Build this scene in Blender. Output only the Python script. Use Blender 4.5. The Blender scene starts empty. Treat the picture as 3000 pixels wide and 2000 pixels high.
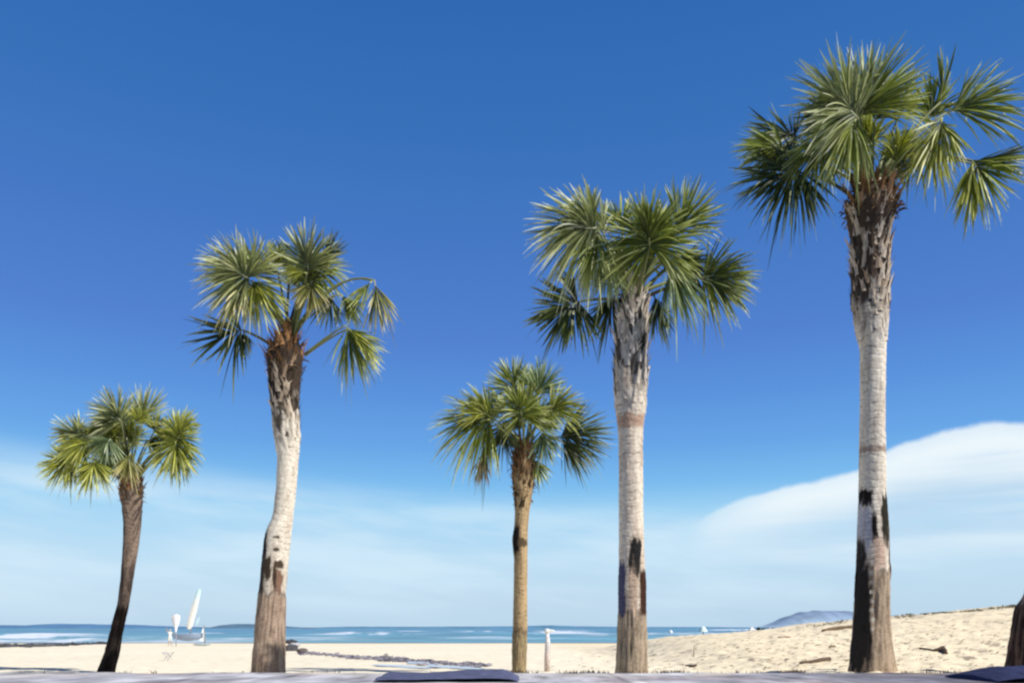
import bpy, math, random
import numpy as np
from mathutils import Vector, noise

random.seed(7)
C = bpy.context.scene
COL = C.collection
F = 2354.0          # focal length, in units of a 3000 wide picture
HOR = 1838.0        # row of the horizon
H = 0.85            # camera height above the beach
SEA = -1.0
R_ = math.radians

def P(px, py, Y):
    return Vector(((px - 1500.0) / F * Y, Y, H - (py - HOR) / F * Y))

def sstep(a, b, x):
    t = max(0.0, min(1.0, (x - a) / (b - a)))
    return t * t * (3 - 2 * t)

def mixc(a, b, t): return tuple(a[i] * (1 - t) + b[i] * t for i in range(3))

def n3(x, y, z):
    return noise.noise(Vector((x, y, z)))

def fbm(x, y, z, o=3):
    s = 0.0; a = 1.0; f = 1.0
    for _ in range(o):
        s += a * noise.noise(Vector((x * f, y * f, z * f))); a *= .5; f *= 2.03
    return s

# ------------------------------------------------------------------ object helpers
def tag(o, label=None, cat=None, group=None, kind=None):
    if label: o['label'] = label
    if cat: o['category'] = cat
    if group: o['group'] = group
    if kind: o['kind'] = kind
    return o

def empty(name, loc):
    o = bpy.data.objects.new(name, None); COL.objects.link(o)
    o.empty_display_size = .3
    o.location = loc
    return o

class MB:
    """collects faces, builds one mesh object"""
    def __init__(s):
        s.v = []; s.f = []; s.c = []
    def add(s, verts, faces, col=(1, 1, 1)):
        b = len(s.v)
        s.v += [tuple(v) for v in verts]
        s.f += [tuple(i + b for i in f) for f in faces]
        if len(verts) and isinstance(col, list): s.c += col
        else: s.c += [col] * len(verts)
    def build(s, name, m, parent=None, off=None, smooth=True):
        me = bpy.data.meshes.new(name)
        vv = np.array(s.v, dtype=np.float64)
        if off is not None: vv = vv - np.array(off)
        me.from_pydata([tuple(v) for v in vv], [], s.f)
        at = me.attributes.new('tone', 'FLOAT_COLOR', 'POINT')
        cc = np.ones((len(s.v), 4), dtype=np.float32)
        cc[:, :3] = np.array(s.c, dtype=np.float32)
        at.data.foreach_set('color', cc.ravel())
        if smooth:
            me.polygons.foreach_set('use_smooth', [True] * len(me.polygons))
        me.materials.append(m)
        me.update()
        o = bpy.data.objects.new(name, me); COL.objects.link(o)
        if parent: o.parent = parent
        return o

def tube(mb, pts, rad, seg=8, col=(1, 1, 1), cap=True):
    pts = [Vector(p) for p in pts]
    n = len(pts); vs = []; fs = []
    up = Vector((0, 1, 0.13)).normalized()
    for i, p in enumerate(pts):
        d = (pts[min(i + 1, n - 1)] - pts[max(i - 1, 0)]).normalized()
        a = d.cross(up)
        if a.length < .05: a = d.cross(Vector((1, 0, 0)))
        a.normalize(); b = d.cross(a)
        r = rad[i] if isinstance(rad, (list, tuple)) else rad
        for k in range(seg):
            t = 2 * math.pi * k / seg
            vs.append(p + a * (r * math.cos(t)) + b * (r * math.sin(t)))
    for i in range(n - 1):
        for k in range(seg):
            k2 = (k + 1) % seg
            fs.append((i * seg + k, i * seg + k2, (i + 1) * seg + k2, (i + 1) * seg + k))
    if cap:
        fs.append(tuple(range(seg - 1, -1, -1)))
        fs.append(tuple((n - 1) * seg + k for k in range(seg)))
    mb.add(vs, fs, col)

def blob(mb, c, r, col=(1, 1, 1), seg=14, rings=9, rough=.12, seed=0):
    vs = []; fs = []
    for i in range(rings + 1):
        ph = math.pi * i / rings
        for k in range(seg):
            t = 2 * math.pi * k / seg
            d = Vector((math.sin(ph) * math.cos(t), math.sin(ph) * math.sin(t), math.cos(ph)))
            q = 1 + rough * fbm(d.x * 1.7 + seed, d.y * 1.7, d.z * 1.7, 3)
            vs.append((c[0] + d.x * r[0] * q, c[1] + d.y * r[1] * q, c[2] + d.z * r[2] * q))
    for i in range(rings):
        for k in range(seg):
            k2 = (k + 1) % seg
            fs.append((i * seg + k, (i + 1) * seg + k, (i + 1) * seg + k2, i * seg + k2))
    mb.add(vs, fs, col)

def box(mb, c, s, col=(1, 1, 1), rz=0.0):
    vs = []
    for dz in (-.5, .5):
        for dx, dy in ((-.5, -.5), (.5, -.5), (.5, .5), (-.5, .5)):
            x, y = dx * s[0], dy * s[1]
            vs.append((c[0] + x * math.cos(rz) - y * math.sin(rz), c[1] + x * math.sin(rz) + y * math.cos(rz), c[2] + dz * s[2]))
    mb.add(vs, [(3, 2, 1, 0), (4, 5, 6, 7), (0, 1, 5, 4), (1, 2, 6, 5), (2, 3, 7, 6), (3, 0, 4, 7)], col)

# ------------------------------------------------------------------ materials
def newmat(name):
    m = bpy.data.materials.new(name); m.use_nodes = True
    nt = m.node_tree; nt.nodes.clear()
    out = nt.nodes.new('ShaderNodeOutputMaterial')
    return m, nt, out

def tone_mat(name, rough=.85, spec=.2, nscale=18, namt=.35, bump=.3, bscale=60, trans=0.0, stretch=(1, 1, 1)):
    """base colour from the mesh's tone attribute, broken up by procedural noise"""
    m, nt, out = newmat(name)
    N = nt.nodes.new; L = nt.links.new
    at = N('ShaderNodeAttribute'); at.attribute_name = 'tone'
    tc = N('ShaderNodeTexCoord'); mp = N('ShaderNodeMapping'); mp.inputs['Scale'].default_value = stretch
    L(tc.outputs['Object'], mp.inputs[0])
    nz = N('ShaderNodeTexNoise'); nz.inputs['Scale'].default_value = nscale; nz.inputs['Detail'].default_value = 5
    L(mp.outputs[0], nz.inputs['Vector'])
    mr = N('ShaderNodeMapRange'); mr.inputs[1].default_value = .3; mr.inputs[2].default_value = .7
    mr.inputs[3].default_value = 1 - namt; mr.inputs[4].default_value = 1 + namt
    L(nz.outputs['Fac'], mr.inputs[0])
    mx = N('ShaderNodeVectorMath'); mx.operation = 'SCALE'
    L(at.outputs['Color'], mx.inputs[0]); L(mr.outputs[0], mx.inputs['Scale'])
    bs = N('ShaderNodeBsdfPrincipled'); bs.inputs['Roughness'].default_value = rough
    bs.inputs['Specular IOR Level'].default_value = spec
    L(mx.outputs[0], bs.inputs['Base Color'])
    if bump:
        nb = N('ShaderNodeTexNoise'); nb.inputs['Scale'].default_value = bscale; nb.inputs['Detail'].default_value = 4
        L(mp.outputs[0], nb.inputs['Vector'])
        b = N('ShaderNodeBump'); b.inputs['Strength'].default_value = bump; b.inputs['Distance'].default_value = .02
        L(nb.outputs['Fac'], b.inputs['Height']); L(b.outputs[0], bs.inputs['Normal'])
    if trans:
        tr = N('ShaderNodeBsdfTranslucent')
        tm = N('ShaderNodeVectorMath'); tm.operation = 'MULTIPLY'; tm.inputs[1].default_value = (1.15, 1.25, .5)
        L(mx.outputs[0], tm.inputs[0]); L(tm.outputs[0], tr.inputs['Color'])
        ms = N('ShaderNodeMixShader'); ms.inputs[0].default_value = trans
        L(bs.outputs[0], ms.inputs[1]); L(tr.outputs[0], ms.inputs[2]); L(ms.outputs[0], out.inputs[0])
    else:
        L(bs.outputs[0], out.inputs[0])
    return m

M_leaf = tone_mat('palm_leaf', rough=.42, spec=.32, nscale=9, namt=.22, bump=0, trans=.20)
M_petiole = tone_mat('palm_petiole', rough=.5, spec=.35, nscale=14, namt=.2, bump=0)
M_trunk = tone_mat('palm_bark', rough=.95, spec=.08, nscale=26, namt=.22, bump=.4, bscale=45, stretch=(1, 1, 1.8))
M_boot = tone_mat('palm_leaf_base', rough=.9, spec=.1, nscale=30, namt=.35, bump=.4, bscale=70, stretch=(1, 1, .4))
M_white = tone_mat('painted_white', rough=.5, spec=.3, nscale=6, namt=.06, bump=.05)
M_cloth = tone_mat('woven_cloth', rough=.9, spec=.1, nscale=14, namt=.2, bump=.3, bscale=40)
M_wood = tone_mat('weathered_wood', rough=.9, spec=.1, nscale=20, namt=.35, bump=.5, bscale=50)
M_rock = tone_mat('rock', rough=.9, spec=.15, nscale=9, namt=.4, bump=.6, bscale=25)
M_weed = tone_mat('dry_weed', rough=.9, spec=.1, nscale=12, namt=.4, bump=.2)
M_skin = tone_mat('skin', rough=.6, spec=.3, nscale=6, namt=.08, bump=0)

# ------------------------------------------------------------------ terrain
CREST = [(1780, 1900), (1900, 1884), (2000, 1868), (2060, 1861), (2200, 1853), (2300, 1846), (2400, 1835), (2500, 1817), (2600, 1812),
         (2700, 1800), (2850, 1791), (2980, 1775), (3200, 1757), (3800, 1720), (5500, 1690)]
DUNE_Y = 28.0
def base_z(Y):
    if Y < 16: return 0.0
    return -1.0 * ((Y - 16) / 84.0) ** .95 if Y < 130 else -1.34 - (Y - 130) * .004
BZ28 = base_z(DUNE_Y)
def dune_crest(X):
    px = 1500 + X / DUNE_Y * F
    py = np.interp(px, [c[0] for c in CREST], [c[1] for c in CREST])
    z = H + (HOR - py) / F * DUNE_Y
    e = sstep(1760, 1960, px)
    return (z - BZ28) * e
def ground(X, Y, fine=True):
    z = base_z(Y)
    d = dune_crest(X)
    if d > 0:
        s = sstep(12, DUNE_Y, Y) if Y <= DUNE_Y else 1 - sstep(DUNE_Y + 3, 52, Y)
        z += d * (s ** 1.1)
    z += .34 * sstep(1.2, 3.6, X) * math.exp(-((Y - 9.3) / 2.8) ** 2)
    if fine and Y < 90:
        rt = sstep(-1.0, 5.0, X)
        z += .012 * fbm(X * .5, Y * .35, 3.1, 2)
        if Y < 40:
            z += ((.011 + .026 * rt) * fbm(X * 2.4, Y * 1.5, .7, 3) + (.003 + .022 * rt) * fbm(X * 6.5, Y * 3.2, 4.7, 2)) * (1 if Y > 9 else .3)
    return z
def Y_on_ground(px, py):
    u = (px - 1500) / F
    Y = 8.5
    while Y < 120:
        if HOR + (H - ground(u * Y, Y, False)) * F / Y <= py: return Y
        Y += .1
    return 120
def on_ground(px, py):
    Y = Y_on_ground(px, py); X = (px - 1500) / F * Y
    return Vector((X, Y, ground(X, Y)))

def grid_mesh(name, us, ys, zf, mat, colf=None):
    mb = MB()
    nu, ny = len(us), len(ys)
    for Y in ys:
        for u in us:
            X = u * Y
            mb.v.append((X, Y, zf(X, Y)))
            mb.c.append(colf(X, Y) if colf else (1, 1, 1))
    for j in range(ny - 1):
        for i in range(nu - 1):
            a = j * nu + i
            mb.f.append((a, a + 1, a + nu + 1, a + nu))
    return mb.build(name, mat)

# sand material
m, nt, out = newmat('sand'); N = nt.nodes.new; L = nt.links.new
at = N('ShaderNodeAttribute'); at.attribute_name = 'tone'
tc = N('ShaderNodeTexCoord')
n1 = N('ShaderNodeTexNoise'); n1.inputs['Scale'].default_value = 3.2; n1.inputs['Detail'].default_value = 8; n1.inputs['Roughness'].default_value = .65
n2 = N('ShaderNodeTexNoise'); n2.inputs['Scale'].default_value = 22; n2.inputs['Detail'].default_value = 6
L(tc.outputs['Object'], n1.inputs['Vector']); L(tc.outputs['Object'], n2.inputs['Vector'])
mr = N('ShaderNodeMapRange'); mr.inputs[1].default_value = .32; mr.inputs[2].default_value = .68; mr.inputs[3].default_value = .82; mr.inputs[4].default_value = 1.1
L(n1.outputs['Fac'], mr.inputs[0])
sc = N('ShaderNodeVectorMath'); sc.operation = 'SCALE'; L(at.outputs['Color'], sc.inputs[0]); L(mr.outputs[0], sc.inputs['Scale'])
bs = N('ShaderNodeBsdfPrincipled'); bs.inputs['Roughness'].default_value = .95; bs.inputs['Specular IOR Level'].default_value = .1
L(sc.outputs[0], bs.inputs['Base Color'])
bp = N('ShaderNodeBump'); bp.inputs['Strength'].default_value = .5; bp.inputs['Distance'].default_value = .03
ad = N('ShaderNodeMath'); ad.operation = 'ADD'; L(n1.outputs['Fac'], ad.inputs[0]); L(n2.outputs['Fac'], ad.inputs[1])
L(ad.outputs[0], bp.inputs['Height']); L(bp.outputs[0], bs.inputs['Normal']); L(bs.outputs[0], out.inputs[0])
M_sand = m

def sand_col(X, Y):
    wet = sstep(84, 97, Y + 5 * n3(X * .06, 2.2, 0))
    k = 1 + .06 * n3(X * .25, Y * .1, 5)
    rt = sstep(1.0, 6.0, X)
    # dry litter freckles on the dune side
    f = .7 * fbm(X * 3.1, Y * 1.1, 9.3, 3) + .6 * fbm(X * 9, Y * 3.5, 2.3, 2)
    lit = rt * sstep(.30, .62, f) * .8 + (1 - rt) * sstep(.5, .8, f) * .25 if Y < 60 else 0
    c = np.array((.94, .835, .625)) * k
    c = c * (1 - rt) + np.array((.93, .79, .545)) * k * rt
    c = c * (1 - lit) + np.array((.20, .15, .11)) * lit
    c = c * (1 - wet) + np.array((.26, .22, .18)) * wet
    return tuple(c)
us = np.concatenate([np.linspace(-3.2, -.82, 30), np.linspace(-.8, .8, 420), np.linspace(.82, 3.2, 30)])
ys = np.concatenate([np.array([7.6]), np.geomspace(7.9, 46, 240), np.geomspace(46.5, 140, 60), np.array([200, 500, 2000, 7000])])
tag(grid_mesh('beach', us, ys, ground, M_sand, sand_col), kind='structure')

# sea with real breakers
BREAK = [  # px0, px1, py of the foot, height m, foam thickness m
    (930, 1245, 1858, .95, 17), (1275, 1760, 1855, .75, 16), (1850, 2010, 1855, .5, 12), (2060, 2420, 1846, 1.1, 30),
    (-500, 300, 1862, .75, 12), (-400, 345, 1868, .55, 9), (-900, 420, 1878, .34, 7),
    (1580, 1700, 1850, .5, 18), (680, 930, 1868, .14, 5), (1330, 1480, 1849, .5, 20), (1730, 1830, 1862, .2, 8)]
_r = random.Random(5)
for _ in range(26):
    _p = _r.uniform(380, 2050); _l = _r.uniform(25, 110); _y = _r.uniform(1847, 1872)
    BREAK.append((_p - _l, _p + _l, _y, _r.uniform(.15, .4), _r.uniform(5, 12)))
for _ in range(10):
    _p = _r.uniform(-100, 360); _l = _r.uniform(20, 70); _y = _r.uniform(1858, 1880)
    BREAK.append((_p - _l, _p + _l, _y, _r.uniform(.3, .6), _r.uniform(4, 8)))
BR = []
for a, b, py, hh, th in BREAK:
    D = (H - SEA) * F / (py - HOR)
    BR.append(((a - 1500) / F * D, (b - 1500) / F * D, D, hh, th))
def sea_eval(X, Y):
    z = SEA; foam = 0
    if Y < 700:
        z += .09 * fbm(X * .05, Y * .13, 1.0, 3) * sstep(60, 110, Y)
    for x0, x1, D, hh, th in BR:
        if X < x0 - 12 or X > x1 + 12: continue
        Dx = D + 6 * n3(X * .03, D, 0) + 2.0 * n3(X * .15, D, 4)
        t = (Y - Dx) / th
        if t < -1.6 or t > 4: continue
        e = sstep(x0 - 8, x0 + 12, X) * (1 - sstep(x1 - 12, x1 + 8, X))
        br = .45 + .75 * (n3(X * .045, D * .7, 2) + .5 * n3(X * .2, D * .7, 7))
        prof = math.exp(-(t * 2.0) ** 2) if t < 0 else math.exp(-(t * .9) ** 2)
        z += hh * prof * e * max(.25, min(1.1, .55 + br * .6))
        ff = e * (1 if -.75 < t < .55 else 0) * sstep(.16, .5, br + .4 * fbm(X * .45, Y * .35, 3.3, 2))
        foam = max(foam, ff)
    sw = sstep(92, 88, Y) if False else 0
    return z, foam
def sea_z(X, Y): return sea_eval(X, Y)[0]
def sea_col(X, Y):
    f = sea_eval(X, Y)[1]
    k = sstep(100, 420, Y)
    c = np.array((.14, .33, .39)) * (1 - k) + np.array((.11, .265, .37)) * k
    c = c * (1 + .6 * fbm(X * .03, Y * .07, 8, 3)) * np.array((1 + .35 * n3(X * .012, Y * .03, 2), 1, 1 - .12 * n3(X * .012, Y * .03, 2)))
    # swash on the left where the surf runs up
    if X < -25 and Y < 125:
        s = sstep(.05, .4, .25 + fbm(X * .08, Y * .2, 6, 3)) * sstep(-25, -50, X) if False else sstep(.0, .35, .2 + fbm(X * .08, Y * .25, 6, 3)) * sstep(25, 50, -X)
        f = max(f, s * .8)
    c = c * (1 - f) + np.array((.86, .88, .90)) * f
    return tuple(c)
m, nt, out = newmat('sea_water'); N = nt.nodes.new; L = nt.links.new
at = N('ShaderNodeAttribute'); at.attribute_name = 'tone'
tc = N('ShaderNodeTexCoord'); mp = N('ShaderNodeMapping'); mp.inputs['Scale'].default_value = (.12, .5, 1)
L(tc.outputs['Object'], mp.inputs[0])
nz = N('ShaderNodeTexNoise'); nz.inputs['Scale'].default_value = 1.0; nz.inputs['Detail'].default_value = 6
L(mp.outputs[0], nz.inputs['Vector'])
bp = N('ShaderNodeBump'); bp.inputs['Strength'].default_value = .6; bp.inputs['Distance'].default_value = .3
L(nz.outputs['Fac'], bp.inputs['Height'])
bs = N('ShaderNodeBsdfPrincipled'); bs.inputs['Roughness'].default_value = .35; bs.inputs['Specular IOR Level'].default_value = .22
L(at.outputs['Color'], bs.inputs['Base Color']); L(bp.outputs[0], bs.inputs['Normal']); L(bs.outputs[0], out.inputs[0])
us = np.concatenate([np.linspace(-3.2, -.8, 40), np.linspace(-.79, .79, 500), np.linspace(.8, 3.2, 40)])
ys = np.concatenate([np.linspace(70, 135, 60), np.geomspace(136, 620, 150), np.geomspace(640, 9000, 30)])
tag(grid_mesh('sea', us, ys, sea_z, m, sea_col), kind='structure')

# hills across the water
m, nt, out = newmat('hazy_hillside'); N = nt.nodes.new; L = nt.links.new
at = N('ShaderNodeAttribute'); at.attribute_name = 'tone'
tc = N('ShaderNodeTexCoord'); nz = N('ShaderNodeTexNoise'); nz.inputs['Scale'].default_value = .006; nz.inputs['Detail'].default_value = 6
L(tc.outputs['Object'], nz.inputs['Vector'])
mr = N('ShaderNodeMapRange'); mr.inputs[1].default_value = .3; mr.inputs[2].default_value = .7; mr.inputs[3].default_value = .85; mr.inputs[4].default_value = 1.15
L(nz.outputs['Fac'], mr.inputs[0])
sc = N('ShaderNodeVectorMath'); sc.operation = 'SCALE'; L(at.outputs['Color'], sc.inputs[0]); L(mr.outputs[0], sc.inputs['Scale'])
bs = N('ShaderNodeBsdfDiffuse'); L(sc.outputs[0], bs.inputs[0]); L(bs.outputs[0], out.inputs[0])
M_hill = m
def hill(prof, D, col, depth):
    mb = MB(); xs = [p[0] for p in prof]; zs = [p[1] for p in prof]
    n = 160; rows = 10
    for j in range(rows):
        tt = j / (rows - 1)
        for i in range(n):
            px = xs[0] + (xs[-1] - xs[0]) * i / (n - 1)
            hh = max(0, (HOR + 2 - np.interp(px, xs, zs)) / F * D) * math.sin(math.pi * min(tt, .999) * .5 if tt < .5 else math.pi * .5 * tt) 
            prf = math.sin(math.pi * tt) ** .7
            hh = max(0, (HOR + 2 - np.interp(px, xs, zs)) / F * D) * prf * (1 + .10 * fbm(px * .03, tt * 3, D, 3))
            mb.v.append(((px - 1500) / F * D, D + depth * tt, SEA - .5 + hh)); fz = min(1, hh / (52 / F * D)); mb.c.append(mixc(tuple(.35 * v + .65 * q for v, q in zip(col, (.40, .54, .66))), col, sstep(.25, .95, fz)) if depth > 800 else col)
    for j in range(rows - 1):
        for i in range(n - 1):
            a = j * n + i; mb.f.append((a, a + 1, a + n + 1, a + n))
    return tag(mb.build('hills', M_hill), kind='structure')
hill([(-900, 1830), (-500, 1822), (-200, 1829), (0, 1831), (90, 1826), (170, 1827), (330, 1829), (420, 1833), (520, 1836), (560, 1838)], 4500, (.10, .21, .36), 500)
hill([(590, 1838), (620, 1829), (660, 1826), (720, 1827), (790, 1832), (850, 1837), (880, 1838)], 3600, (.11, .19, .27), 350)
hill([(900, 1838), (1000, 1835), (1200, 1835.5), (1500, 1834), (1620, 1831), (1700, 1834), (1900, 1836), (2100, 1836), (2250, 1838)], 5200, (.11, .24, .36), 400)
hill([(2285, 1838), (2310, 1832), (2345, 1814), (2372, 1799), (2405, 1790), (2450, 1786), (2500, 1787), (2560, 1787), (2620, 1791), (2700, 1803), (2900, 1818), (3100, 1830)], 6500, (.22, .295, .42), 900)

# pavement at the near edge of the beach
m, nt, out = newmat('old_concrete'); N = nt.nodes.new; L = nt.links.new
at = N('ShaderNodeAttribute'); at.attribute_name = 'tone'
tc = N('ShaderNodeTexCoord')
n1 = N('ShaderNodeTexNoise'); n1.inputs['Scale'].default_value = 1.6; n1.inputs['Detail'].default_value = 8; n1.inputs['Roughness'].default_value = .7
n2 = N('ShaderNodeTexNoise'); n2.inputs['Scale'].default_value = 40; n2.inputs['Detail'].default_value = 4
for q in (n1, n2): L(tc.outputs['Object'], q.inputs['Vector'])
cr = N('ShaderNodeValToRGB'); e = cr.color_ramp.elements
e[0].position = .3; e[0].color = (.55, .52, .56, 1); e[1].position = .72; e[1].color = (1.15, 1.1, 1.06, 1)
L(n1.outputs['Fac'], cr.inputs[0])
mu = N('ShaderNodeVectorMath'); mu.operation = 'MULTIPLY'; L(at.outputs['Color'], mu.inputs[0]); L(cr.outputs[0], mu.inputs[1])
bs = N('ShaderNodeBsdfPrincipled'); bs.inputs['Roughness'].default_value = .85
L(mu.outputs[0], bs.inputs['Base Color'])
bp = N('ShaderNodeBump'); bp.inputs['Strength'].default_value = .5; bp.inputs['Distance'].default_value = .01
L(n2.outputs['Fac'], bp.inputs['Height']); L(bp.outputs[0], bs.inputs['Normal']); L(bs.outputs[0], out.inputs[0])
M_conc = m
PT = .40
mb = MB(); nx, nyp = 800, 40
xs = np.linspace(-14, 14, nx); yy = np.concatenate([np.linspace(-25, 5.5, 8), np.linspace(5.8, 7.96, 24), np.array([7.99, 8.0, 8.0, 8.0])])
for j, Y in enumerate(yy):
    for X in xs:
        z = PT + .006 * fbm(X * 2, Y * 2, 0, 3)
        ye = Y
        if j >= len(yy) - 4:
            ye = Y + .02 * fbm(X * 3, 0, 2, 3)
            z = [PT + .004, PT - .01, PT - .25, -.4][j - (len(yy) - 4)] + .012 * fbm(X * 1.3, 0, 8, 3) * (1 if j < len(yy) - 2 else 0)
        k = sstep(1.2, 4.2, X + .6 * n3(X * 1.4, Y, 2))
        c = (np.array((.55, .565, .59)) if Y > 5.6 else np.array((.09, .09, .095))) * (1 - k) + np.array((.14, .14, .185)) * k  # unseen part towards the camera made dark to cut light bounced onto trunks
        g = sstep(.0, .5, fbm(X * .9, Y * 1.2, 4, 3)); c = c * (1 - .4 * g) + np.array((.40, .29, .30)) * .4 * g * (1 - .6 * k)
        c = c * (1 + .55 * fbm(X * 2.6, Y * 2.2, 6, 3) + .45 * fbm(X * 9, Y * 3, 1, 3)) * (.55 if abs(X % 1.9 - .95) < .02 else 1); sn = sstep(7.0, 8.0, Y) * sstep(.0, .4, fbm(X * .8, Y * 1.5, 9, 3)) * .7 * (1 - .5 * k); c = c * (1 - sn) + np.array((.80, .71, .55)) * sn; mb.v.append((X, ye, z)); mb.c.append(tuple(max(.02, v) for v in c))
for j in range(len(yy) - 1):
    for i in range(nx - 1):
        a = j * nx + i; mb.f.append((a, a + 1, a + nx + 1, a + nx))
tag(mb.build('pavement', M_conc), kind='structure')

# ------------------------------------------------------------------ palms
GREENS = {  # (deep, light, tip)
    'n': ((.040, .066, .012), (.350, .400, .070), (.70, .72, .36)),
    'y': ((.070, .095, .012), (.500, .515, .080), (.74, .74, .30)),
    'd': ((.011, .020, .008), (.100, .132, .034), (.34, .38, .20)),  # dark tint: shade put into the colour of shadowed fronds
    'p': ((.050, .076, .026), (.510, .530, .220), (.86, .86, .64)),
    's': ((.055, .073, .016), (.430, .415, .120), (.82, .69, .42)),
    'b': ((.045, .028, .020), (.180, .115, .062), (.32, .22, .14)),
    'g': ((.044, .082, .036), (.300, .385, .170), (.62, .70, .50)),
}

def frond_mesh(hub, ang, R, spread, n, tau, face, droop, tint, rng, wmax=.042, cup=0.0):
    mb = MB()
    al = R_(ang); ta = R_(tau)
    a = Vector((math.cos(al) * math.cos(ta), -math.sin(ta), math.sin(al) * math.cos(ta)))
    s0 = Vector((-math.sin(al), 0, math.cos(al)))
    nn = a.cross(s0); fa = R_(face)
    s = s0 * math.cos(fa) + nn * math.sin(fa)
    Nn = a.cross(s); Nn.normalize()
    deep, light, tip = GREENS[tint]
    sp = R_(spread)
    dth = sp / max(1, n - 1)
    ph = rng.random() * 9
    for ps in range(2):
      nn_ = n if ps == 0 else int(n * .62)
      dth = sp / max(1, nn_ - 1)
      for i in range(nn_):
        th = -sp / 2 + dth * i + rng.uniform(-.35, .35) * dth
        q = abs(th) / (sp / 2 + 1e-6)
        Lr = R * (1 - .20 * q * q) * rng.uniform(.82, 1.08) * (1 if ps == 0 else rng.uniform(.68, 1.0))
        if rng.random() < .07: Lr *= rng.uniform(.6, .85)
        off = rng.uniform(-.10, .10) if ps == 0 else rng.uniform(.12, .45) * (1 if rng.random() < .5 else -1)
        d = (a * math.cos(th) + s * math.sin(th) + Nn * off).normalized(); d = (d + Nn * (.16 * n3(th * 5.5, ph, 3.0)) + (s * math.cos(th) - a * math.sin(th)) * (.07 * n3(th * 9, ph, 7.0))).normalized(); d = (d + Vector((rng.gauss(0, .05), rng.gauss(0, .05), rng.gauss(0, .05)))).normalized()
        st = s * math.cos(th) - a * math.sin(th)
        psi = R_((40 if i % 2 else -40) + rng.uniform(-16, 16))
        bend = cup + rng.uniform(-.16, .16)
        side = rng.uniform(-.10, .10)
        cst = R * .24 * max(0, math.cos(th)) ** 1.5 * rng.uniform(.4, 1.1); Lr -= cst * max(0, math.cos(th)) * .9
        g = droop * rng.uniform(.5, 2.2) + (.05 if ps else 0)
        if rng.random() < .16: g += rng.uniform(.2, .6)
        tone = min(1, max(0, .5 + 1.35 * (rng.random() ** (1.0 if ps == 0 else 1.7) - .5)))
        K = 8; vs = []; cs = []
        for k in range(K + 1):
            t = k / K
            p = hub + a * cst + d * (Lr * t) + Nn * (bend * Lr * t * t) + st * (side * Lr * t * t)
            p = p + Vector((0, 0, -g * Lr * t ** 2.3))
            spc = Lr * t * dth * 1.25 + .006
            w = min(spc, wmax * (1.0 if t < .5 else max(.09, (1 - (t - .5) / .5) ** .7)))
            pt = psi * (.45 + .55 * sstep(.15, .5, t))
            ww = st * math.cos(pt) + Nn * (math.sin(pt) + .07 * math.sin(t * 5 + ph))
            vs.append(p - ww * (w * .5)); vs.append(p + ww * (w * .5))
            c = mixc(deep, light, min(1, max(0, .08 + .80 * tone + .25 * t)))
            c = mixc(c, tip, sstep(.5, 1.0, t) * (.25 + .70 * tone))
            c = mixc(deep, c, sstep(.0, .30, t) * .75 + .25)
            cs += [c, c]
        fs = [(2 * k, 2 * k + 1, 2 * k + 3, 2 * k + 2) for k in range(K)]
        mb.add(vs, fs, cs)
    # midrib running on into the blade
    pts = [hub + a * (R * .5 * t) - Nn * .004 + Vector((0, 0, -droop * R * .4 * (.5 * t) ** 2)) for t in (0, .3, .6, 1)]
    tube(mb, pts, [.011, .008, .005, .002], 5, mixc(light, tip, .5))
    return mb

def boot(mb, p, outd, up, side, ln, w, col, dark, rng, lift):
    """one old leaf base: tapered split plate rising off the trunk"""
    vs = []; cs = []; fs = []
    K = 4
    for k in range(K + 1):
        t = k / K
        o = p + up * (ln * t) + outd * (lift * t ** 1.4 + .006)
        ww = w * (1 - .45 * t) * .5
        for j in (-1, 0, 1):
            vs.append(o + side * (ww * j) + outd * (.018 * (1 - abs(j))) * (1 - t))
            c = mixc(col, dark, .22 * (1 - t)) if j else col
            cs.append(c)
    for k in range(K):
        for j in range(2):
            b = k * 3 + j
            fs.append((b, b + 1, b + 4, b + 3))
    # two prongs
    b = K * 3
    for j, sg in ((0, -1), (2, 1)):
        tip = Vector(vs[b + j]) + up * (ln * rng.uniform(.25, .6)) + side * (sg * w * rng.uniform(.0, .35)) + outd * (lift * .5)
        i = len(vs); vs.append(tip); cs.append(col)
        fs.append((b + min(j, 1), b + min(j, 1) + 1, i))
    mb.add(vs, fs, cs)

def lowk_(f): return 1 - sstep(0, .38, f)

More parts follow.
